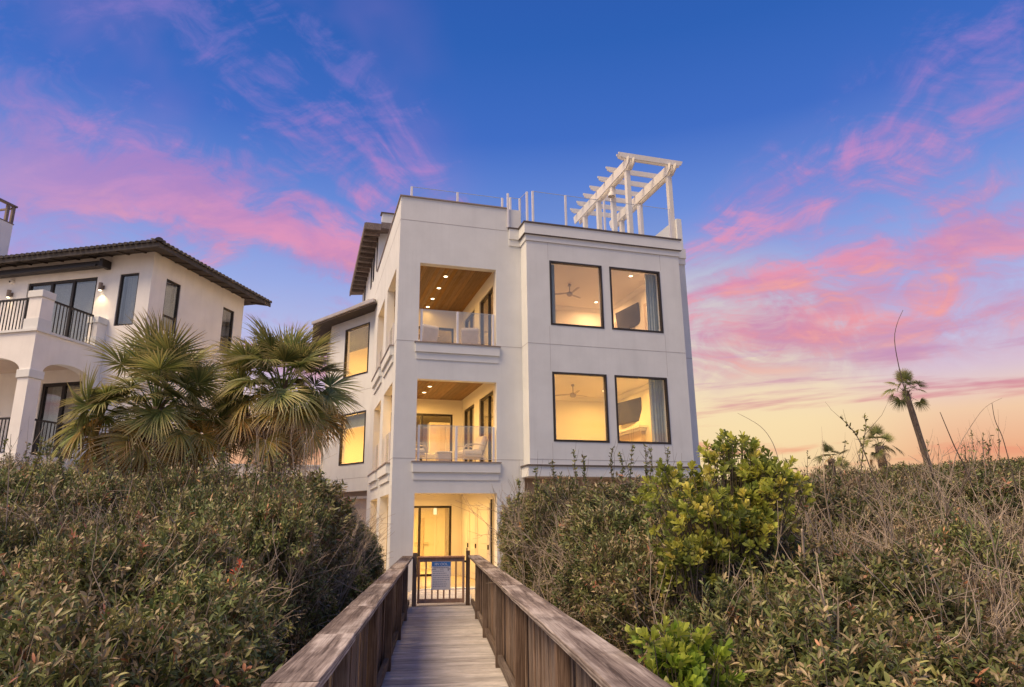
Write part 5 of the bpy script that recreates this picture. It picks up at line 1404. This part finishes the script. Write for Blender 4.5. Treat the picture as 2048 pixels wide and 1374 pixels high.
# ---- long bare stems and forked dead branches
def smooth_path(pts, n=14):
    out = []; P = [pts[0], *pts, pts[-1]]
    for i in range(1, len(P) - 2):
        p0, p1, p2, p3 = P[i - 1], P[i], P[i + 1], P[i + 2]
        for k in range(n // (len(pts) - 1) + 1):
            t = k / (n // (len(pts) - 1) + 1)
            out.append(.5 * ((2 * p1) + (p2 - p0) * t + (2 * p0 - 5 * p1 + 4 * p2 - p3) * t * t + (3 * p1 - p0 - 3 * p2 + p3) * t ** 3))
    out.append(pts[-1]); return out
def stem(label, px, depth, r0, r1, mat='twig', forks=0, seed=0, dz=0.0, name='bare_sapling', leafy=0, lpal=None, group=None, lsize=1.0):
    """px: photo survey points from root to tip; the stem leans in depth by dz"""
    pts = [ray_at(x, y, depth + dz * i / max(1, len(px) - 1)) for i, (x, y) in enumerate(px)]
    o = pts[0].copy(); path = [p - o for p in smooth_path(pts)]
    rs_ = random.Random(seed)
    t = thing(name, label, 'sapling', tuple(o), 0, group)
    lpal = PB3 if lpal is None else lpal
    rr_ = [r0 + (r1 - r0) * i / (len(path) - 1) for i in range(len(path))]
    part('stalk', MB().tube(path, rr_, 5), M[mat], t, (0, 0, 0), smooth=True)
    for k in range(forks):
        i = rs_.randrange(len(path) // 4, len(path) - 2); d = (path[i + 1] - path[i]).normalized()
        s_ = Vector((rs_.uniform(-1, 1), rs_.uniform(-1, 1), rs_.uniform(0, .8))); l = rs_.uniform(.10, .32)
        e1 = path[i] + (d + s_ * .8).normalized() * l; e2 = e1 + (d * .6 + s_ * .5 + Vector((0, 0, .4))).normalized() * l * .6
        part('side_twig', MB().tube([path[i], e1, e2], [rr_[i] * .7, rr_[i] * .45, .001], 4), M[mat], t, (0, 0, 0))
    if leafy:
        g_ = np.random.default_rng(seed); k = g_.integers(len(path) // 3, len(path), leafy)
        P = np.array([path[i] for i in k]); D = unit(g_.normal(size=(leafy, 3)) + [0, 0, .7]); Nm = rand_unit(leafy)
        V, F3, F4, tn = leaves(P, D, Nm, g_.uniform(.03, .06, leafy) * lsize, g_.uniform(.014, .024, leafy) * lsize, lpal[g_.integers(len(lpal), size=leafy)], True)
        tag(inst('leaves', fast_mesh('leaves', V, F3, F4, tn, (M['leaf'],)), None, t), kind='stuff')
    return t
stem('very tall thin dark stem curving up past the leaning palm crown', [(1868, 960), (1850, 905), (1830, 850), (1812, 790), (1797, 730), (1789, 680), (1794, 648), (1806, 620)], 9.0, .010, .003, 'branch', 0, 1)
stem('thin stem arching left above the scrub right of the house', [(1575, 985), (1560, 930), (1545, 885), (1520, 852), (1475, 826)], 8.0, .006, .002, 'twig', 0, 2)
stem('dark leaning stem right of the leaning palm trunk', [(1945, 975), (1930, 935), (1910, 895), (1895, 860), (1880, 824)], 8.0, .009, .004, 'branch', 0, 3)
stem('long pale stem bowing over to the right near the right photo edge', [(1900, 965), (1915, 900), (1940, 855), (1970, 815), (2004, 796)], 8.0, .007, .002, 'twig', 0, 4)
stem('thin dark stem near the right photo edge', [(2035, 985), (2020, 930), (2005, 875), (1990, 840), (1984, 806)], 8.0, .007, .003, 'branch', 0, 5)
stem('leafy sprig reaching left above the scrub beside the small palms', [(1760, 1000), (1740, 935), (1718, 880), (1700, 855), (1680, 834)], 7.0, .007, .003, 'branch', 2, 6, leafy=26)
stem('leafy sprig standing just left of the middle small palm', [(1715, 1010), (1722, 940), (1728, 880), (1732, 850), (1728, 834)], 7.2, .006, .003, 'branch', 2, 7, leafy=34)
stem('pale broken-off stick standing in the right thicket', [(1612, 1225), (1612, 1160), (1607, 1100), (1604, 1058)], 5.0, .011, .009, 'twig', 0, 8)
stem('tall pale stick with a kink in the middle of the right thicket', [(1668, 1255), (1677, 1200), (1674, 1130), (1662, 1055), (1650, 985), (1648, 950)], 5.6, .011, .005, 'twig', 3, 9)
stem('straight pale stick in the right thicket below the small palms', [(1782, 1195), (1783, 1130), (1780, 1058)], 5.6, .010, .007, 'twig', 0, 10)
stem('forked grey dead branch at the bottom of the right thicket', [(1690, 1400), (1672, 1310), (1655, 1230), (1636, 1172)], 3.7, .014, .005, 'twig', 4, 11)
stem('low grey dead branch lying across the bottom right thicket', [(1720, 1345), (1790, 1325), (1850, 1318), (1935, 1312)], 3.6, .010, .003, 'twig', 3, 12)
stem('pale slanting stick at the right side of the thicket', [(2005, 1200), (1990, 1110), (1975, 1040), (1950, 990)], 5.6, .010, .004, 'twig', 4, 13)
stem('branching bare bush stem in the upper right thicket', [(1885, 1110), (1892, 1040), (1920, 985), (1945, 930)], 6.6, .012, .003, 'branch', 9, 14)
stem('thin pale stick crossing the left thicket', [(300, 1130), (330, 1060), (365, 985), (385, 930)], 7.5, .006, .003, 'twig', 2, 15)
stem('pale twig lying over the dark left thicket above the railing', [(388, 1290), (420, 1240), (455, 1195), (485, 1125)], 4.6, .009, .003, 'twig', 3, 16)
stem('upright leafy shoot at the left photo edge', [(40, 1010), (60, 960), (75, 920), (84, 878)], 6.5, .008, .003, 'branch', 2, 17, leafy=60)
stem('bare pale stems standing before the right-hand palm trunk', [(515, 1010), (520, 950), (528, 900), (540, 850)], 9.5, .007, .003, 'twig', 3, 18)
stem('tall thin twig at the far left photo edge', [(8, 1120), (14, 1020), (18, 930), (22, 868)], 6.0, .006, .002, 'twig', 3, 19)

# shoots that stand above the thicket tops, and two rusty dead sprigs
PSH = PAL[:5] * 1.1
for i, (x, y0, y1) in enumerate(((1108, 985, 925), (1150, 975, 903), (1168, 972, 915), (1222, 965, 896), (1246, 965, 908), (1262, 962, 892), (1292, 962, 893), (1304, 962, 900), (1336, 962, 898), (1038, 1012, 962), (1075, 1000, 940))):
    dx = rng.uniform(-14, 14)
    stem('thin leafy shoot standing above the right thicket in front of the window bay', [(x - dx, y0 + 40), (x - dx * .6, y0), (x, (y0 + y1) / 2), (x + rng.uniform(-6, 6), y1)], 10.5, .008, .003, 'branch', 4, 100 + i, name='leafy_shoot', leafy=70, lpal=PSH, group='leafy shoots before the window bay', lsize=1.15)
for i in range(22):
    x = rng.uniform(1560, 2046); y1 = np.interp(x, [1550, 1700, 1850, 2048], [900, 882, 868, 858]) + rng.uniform(0, 34); dx = rng.uniform(-22, 22)
    stem('thin half-bare shoot rising above the thicket on the right skyline', [(x - dx, y1 + 130), (x - dx * .6, y1 + 80), (x, y1 + 40), (x + rng.uniform(-8, 8), y1)], rng.uniform(8.5, 12), .007, .0025, 'twig' if i % 2 else 'branch', 5, 140 + i, name='leafy_shoot', leafy=int(rng.integers(0, 46)), lpal=PSH, group='shoots on the right skyline', lsize=1.1)
for i in range(34):
    x = rng.uniform(4, 690); y1 = np.interp(x, [0, 300, 560, 690], [895, 912, 912, 965]) + rng.uniform(-22, 22); dx = rng.uniform(-18, 18)
    stem('thin leafy shoot rising above the top of the left thicket', [(x - dx, y1 + 130), (x - dx * .6, y1 + 85), (x, y1 + 40), (x + rng.uniform(-8, 8), y1)], rng.uniform(8, 10.5), .007, .0025, 'branch', 4, 170 + i, name='leafy_shoot', leafy=int(rng.integers(30, 80)), lpal=PSH, group='shoots above the left thicket', lsize=1.1)
for i in range(16):
    x = rng.uniform(500, 650); y1 = rng.uniform(850, 910); dx = rng.uniform(-16, 16)
    stem('pale dry stalk standing below the right-hand big palm', [(x - dx, y1 + 130), (x - dx * .5, y1 + 80), (x, y1 + 30), (x + rng.uniform(-5, 5), y1)], rng.uniform(9.5, 11.5), .0065, .003, 'twig', 2, 190 + i, name='dry_stalk', group='dry stalks below the palms')
PRD = np.array([[.30, .085, .03], [.36, .12, .04], [.24, .07, .03]])
stem('rusty red dead sprig in the middle of the left thicket', [(255, 1160), (268, 1125), (285, 1095), (300, 1070)], 5.6, .005, .002, 'branch', 4, 220, name='dead_sprig', leafy=60, lpal=PRD)
stem('orange-brown dead sprig near the railing in the left thicket', [(440, 1200), (452, 1175), (468, 1150), (482, 1128)], 4.8, .005, .002, 'branch', 4, 221, name='dead_sprig', leafy=46, lpal=PRD * 1.25)

# ---- cabbage palms: each frond is a part
def frond_mesh(name, seed, pet, blade, n_leaf, droop, pal, spread=235.0, tipc=None, width=.030, tilt=0.0):
    """fan frond growing along +Y from the origin, face up; petiole then ribs with folded tapering leaflets"""
    g_ = np.random.default_rng(seed); V = []; F = []; T = []
    def addv(p, c): V.append(p); T.append(c); return len(V) - 1
    # petiole bends down a little
    k = 7; prev = None; pc = pal[0] * 1.1
    pth = [np.array([0, pet * i / (k - 1), -.10 * pet * (i / (k - 1)) ** 2]) for i in range(k)]
    for i, p in enumerate(pth):
        w = .020 - .009 * i / (k - 1)
        a = addv(p + [-w, 0, 0], pc); b = addv(p + [w, 0, 0], pc); c_ = addv(p + [0, 0, -w * .8], pc)
        if prev: F += [(prev[0], prev[1], b, a), (prev[1], prev[2], c_, b), (prev[2], prev[0], a, c_)]
        prev = (a, b, c_)
    H0 = pth[-1]
    for j in range(n_leaf):
        f = (j + .5) / n_leaf * 2 - 1; an = math.radians(spread / 2) * f + g_.normal() * .02
        L = blade * (1.0 - .30 * abs(f) ** 2.2) * g_.uniform(.9, 1.06)
        d = np.array([math.sin(an), math.cos(an), .16 * (1 - abs(f)) + g_.normal() * .05])
        ct, st_ = math.cos(tilt), math.sin(tilt)
        rx = lambda q_: np.array([q_[0], q_[1] * ct + q_[2] * st_, -q_[1] * st_ + q_[2] * ct])      # the blade bends down from its stalk
        d /= np.linalg.norm(d); s_ = np.array([math.cos(an), -math.sin(an), 0.0]); d = rx(d); s_ = rx(s_); up = np.cross(s_, d)
        col = pal[g_.integers(len(pal))] * g_.uniform(.8, 1.25); tc = tipc if tipc is not None else np.array([.26, .20, .10])
        dr = droop * g_.uniform(.6, 1.5); pr = None; seg = 6; tw = g_.normal() * .35
        for i in range(seg + 1):
            u_ = i / seg
            p = H0 + d * L * u_ * (1 - .12 * dr * u_) + np.array([0, 0, -1.0]) * L * dr * max(0, u_ - .35) ** 1.9 + s_ * tw * .10 * L * max(0, u_ - .5) ** 2
            wd = width * (min(1, u_ / .42) if u_ < .42 else (1 - (u_ - .42) / .58) ** .8) + .0015
            fold = .35 * wd
            c1 = col * (1 - u_ ** 3) + tc * u_ ** 3
            a = addv(p - s_ * wd * .5 + up * fold, c1); m_ = addv(p, c1 * .85); b = addv(p + s_ * wd * .5 + up * fold, c1)
            if pr: F += [(pr[0], pr[1], m_, a), (pr[1], pr[2], b, m_)]
            pr = (a, m_, b)
    return fast_mesh(name, np.array(V), None, np.array(F), np.array(T), (M['frond'],))
GRN = np.array([[.098, .122, .040], [.130, .146, .046], [.080, .104, .036], [.170, .168, .052]])
YEL = np.array([[.25, .205, .05], [.32, .235, .055], [.19, .165, .05], [.38, .24, .07]])
DED = np.array([[.38, .30, .225], [.46, .37, .28], [.30, .23, .17], [.43, .32, .23]])
FG = [frond_mesh(f'frond_g{i}', 30 + i, 1.0, .70, 44, (.14, .28, .42, .6)[i], GRN, (250., 270., 240., 255.)[i], width=.037, tilt=(.12, .45, .75, 1.0)[i]) for i in range(4)]
FY_ = [frond_mesh(f'frond_y{i}', 40 + i, .98, .70, 44, .6 + .35 * i, YEL, 250., width=.034, tilt=.7 + .25 * i, tipc=np.array([.30, .22, .13])) for i in range(2)]
FD = [frond_mesh(f'frond_d{i}', 50 + i, .65, .92, 42, 1.5, DED, 175.0, width=.026) for i in range(2)]
def palm(name, label, base, top, rad, n_g, n_y, n_d, seed, group, trunk_r=.17, lean=None, boots=26):
    g_ = np.random.default_rng(seed)
    base = Vector(base); top = Vector(top)
    t = thing(name, label, 'palm tree', tuple(base), 0, group)
    hd = top - base
    mid = hd * .5 + (Vector(lean) if lean else Vector((0, 0, 0)))
    path = smooth_path([Vector((0, 0, 0)), mid, hd], 14)
    rr_ = [trunk_r * (1.15 - .25 * i / (len(path) - 1)) * (1 + .05 * math.sin(i * 2.1)) for i in range(len(path))]
    tr = part('trunk', MB().tube(path, rr_, 12), M['palm_bark'], t, (0, 0, 0), smooth=True)
    bm_ = MB(); tip_d = (path[-1] - path[-3]).normalized()
    for i in range(boots):
        a = i * 2.4; h = -.75 * g_.random() * rad; p = hd + tip_d * h; o = Vector((math.cos(a), math.sin(a), 0)); q = p + o * trunk_r * .9
        e = q + o * .16 * rad + Vector((0, 0, .20 * rad)); s_ = Vector((-o.y, o.x, 0)) * .05 * rad
        bm_.tri(tuple(q - s_), tuple(q + s_), tuple(e + s_ * .4)); bm_.tri(tuple(q - s_), tuple(e + s_ * .4), tuple(e - s_ * .4))
    tag(part('frond_boots', bm_, M['palm_bark'], tr, (0, 0, 0)), kind='stuff')
    tot = n_g + n_y + n_d
    for i in range(tot):
        az = i * 2.39996 + g_.normal() * .18
        if i < n_g:
            u_ = i / max(1, n_g - 1); el = 80 - 84 * u_ ** .9 + g_.normal() * 13; ms = FG[:2] if u_ < .3 else (FG[1:3] if u_ < .65 else FG[2:]); sc_ = g_.uniform(.72, 1.12); hh = -.02 - .28 * u_
        elif i < n_g + n_y:
            u_ = (i - n_g) / max(1, n_y - 1); el = 6 - 36 * u_ + g_.normal() * 8; ms = FY_; sc_ = g_.uniform(.85, 1.05); hh = -.34 - .12 * u_
        else:
            u_ = (i - n_g - n_y) / max(1, n_d - 1); el = -28 - 42 * u_ + g_.normal() * 9; ms = FD; sc_ = g_.uniform(.75, 1.0); hh = -.30 - .16 * u_
        mt = Matrix.Translation(hd + Vector((0, 0, hh * rad))) @ Matrix.Rotation(az, 4, 'Z') @ Matrix.Rotation(math.radians(el), 4, 'X') @ Matrix.Rotation(g_.normal() * .55, 4, 'Y') @ Matrix.Scale(rad * sc_, 4)
        o = inst('frond', ms[g_.integers(len(ms))], None, t); o.matrix_local = mt
    return t
p = ray_at(312, 815, 12.6); b = ray_at(340, 955, 12.6)
palm('palm_tree', 'bushy palm with hanging dead fronds in front of the neighbour house, left of two', (b.x, b.y, -.85), (p.x, p.y, p.z), 1.02, 60, 22, 32, 61, 'palms by the neighbour house')
p = ray_at(566, 782, 13.4); b = ray_at(530, 960, 13.6)
palm('palm_tree', 'darker bushy palm nearest the beach house, right of the two big palms', (b.x, b.y, -.85), (p.x, p.y, p.z), 0.95, 64, 14, 26, 62, 'palms by the neighbour house')
p = ray_at(1811, 782, 24.0); b = ray_at(1895, 1010, 24.0)
palm('palm_tree', 'tall leaning palm with a small crown on the right skyline', (b.x, b.y, b.z - 1.6), (p.x, p.y, p.z), .52, 17, 0, 0, 63, 'palms on the right skyline', .105, boots=44)
p = ray_at(1758, 892, 27.0)
palm('palm_tree', 'short palm just left of the leaning palm on the right skyline', (p.x + .3, p.y, -.3), (p.x, p.y, p.z), .52, 15, 2, 5, 64, 'palms on the right skyline', .17)
p = ray_at(1662, 918, 27.0)
palm('palm_tree', 'lowest palm at the left of the three on the right skyline', (p.x, p.y, -.3), (p.x, p.y, p.z), .50, 14, 1, 2, 65, 'palms on the right skyline', .14)

for o in bpy.data.objects:
    if '_off' in o: del o['_off']
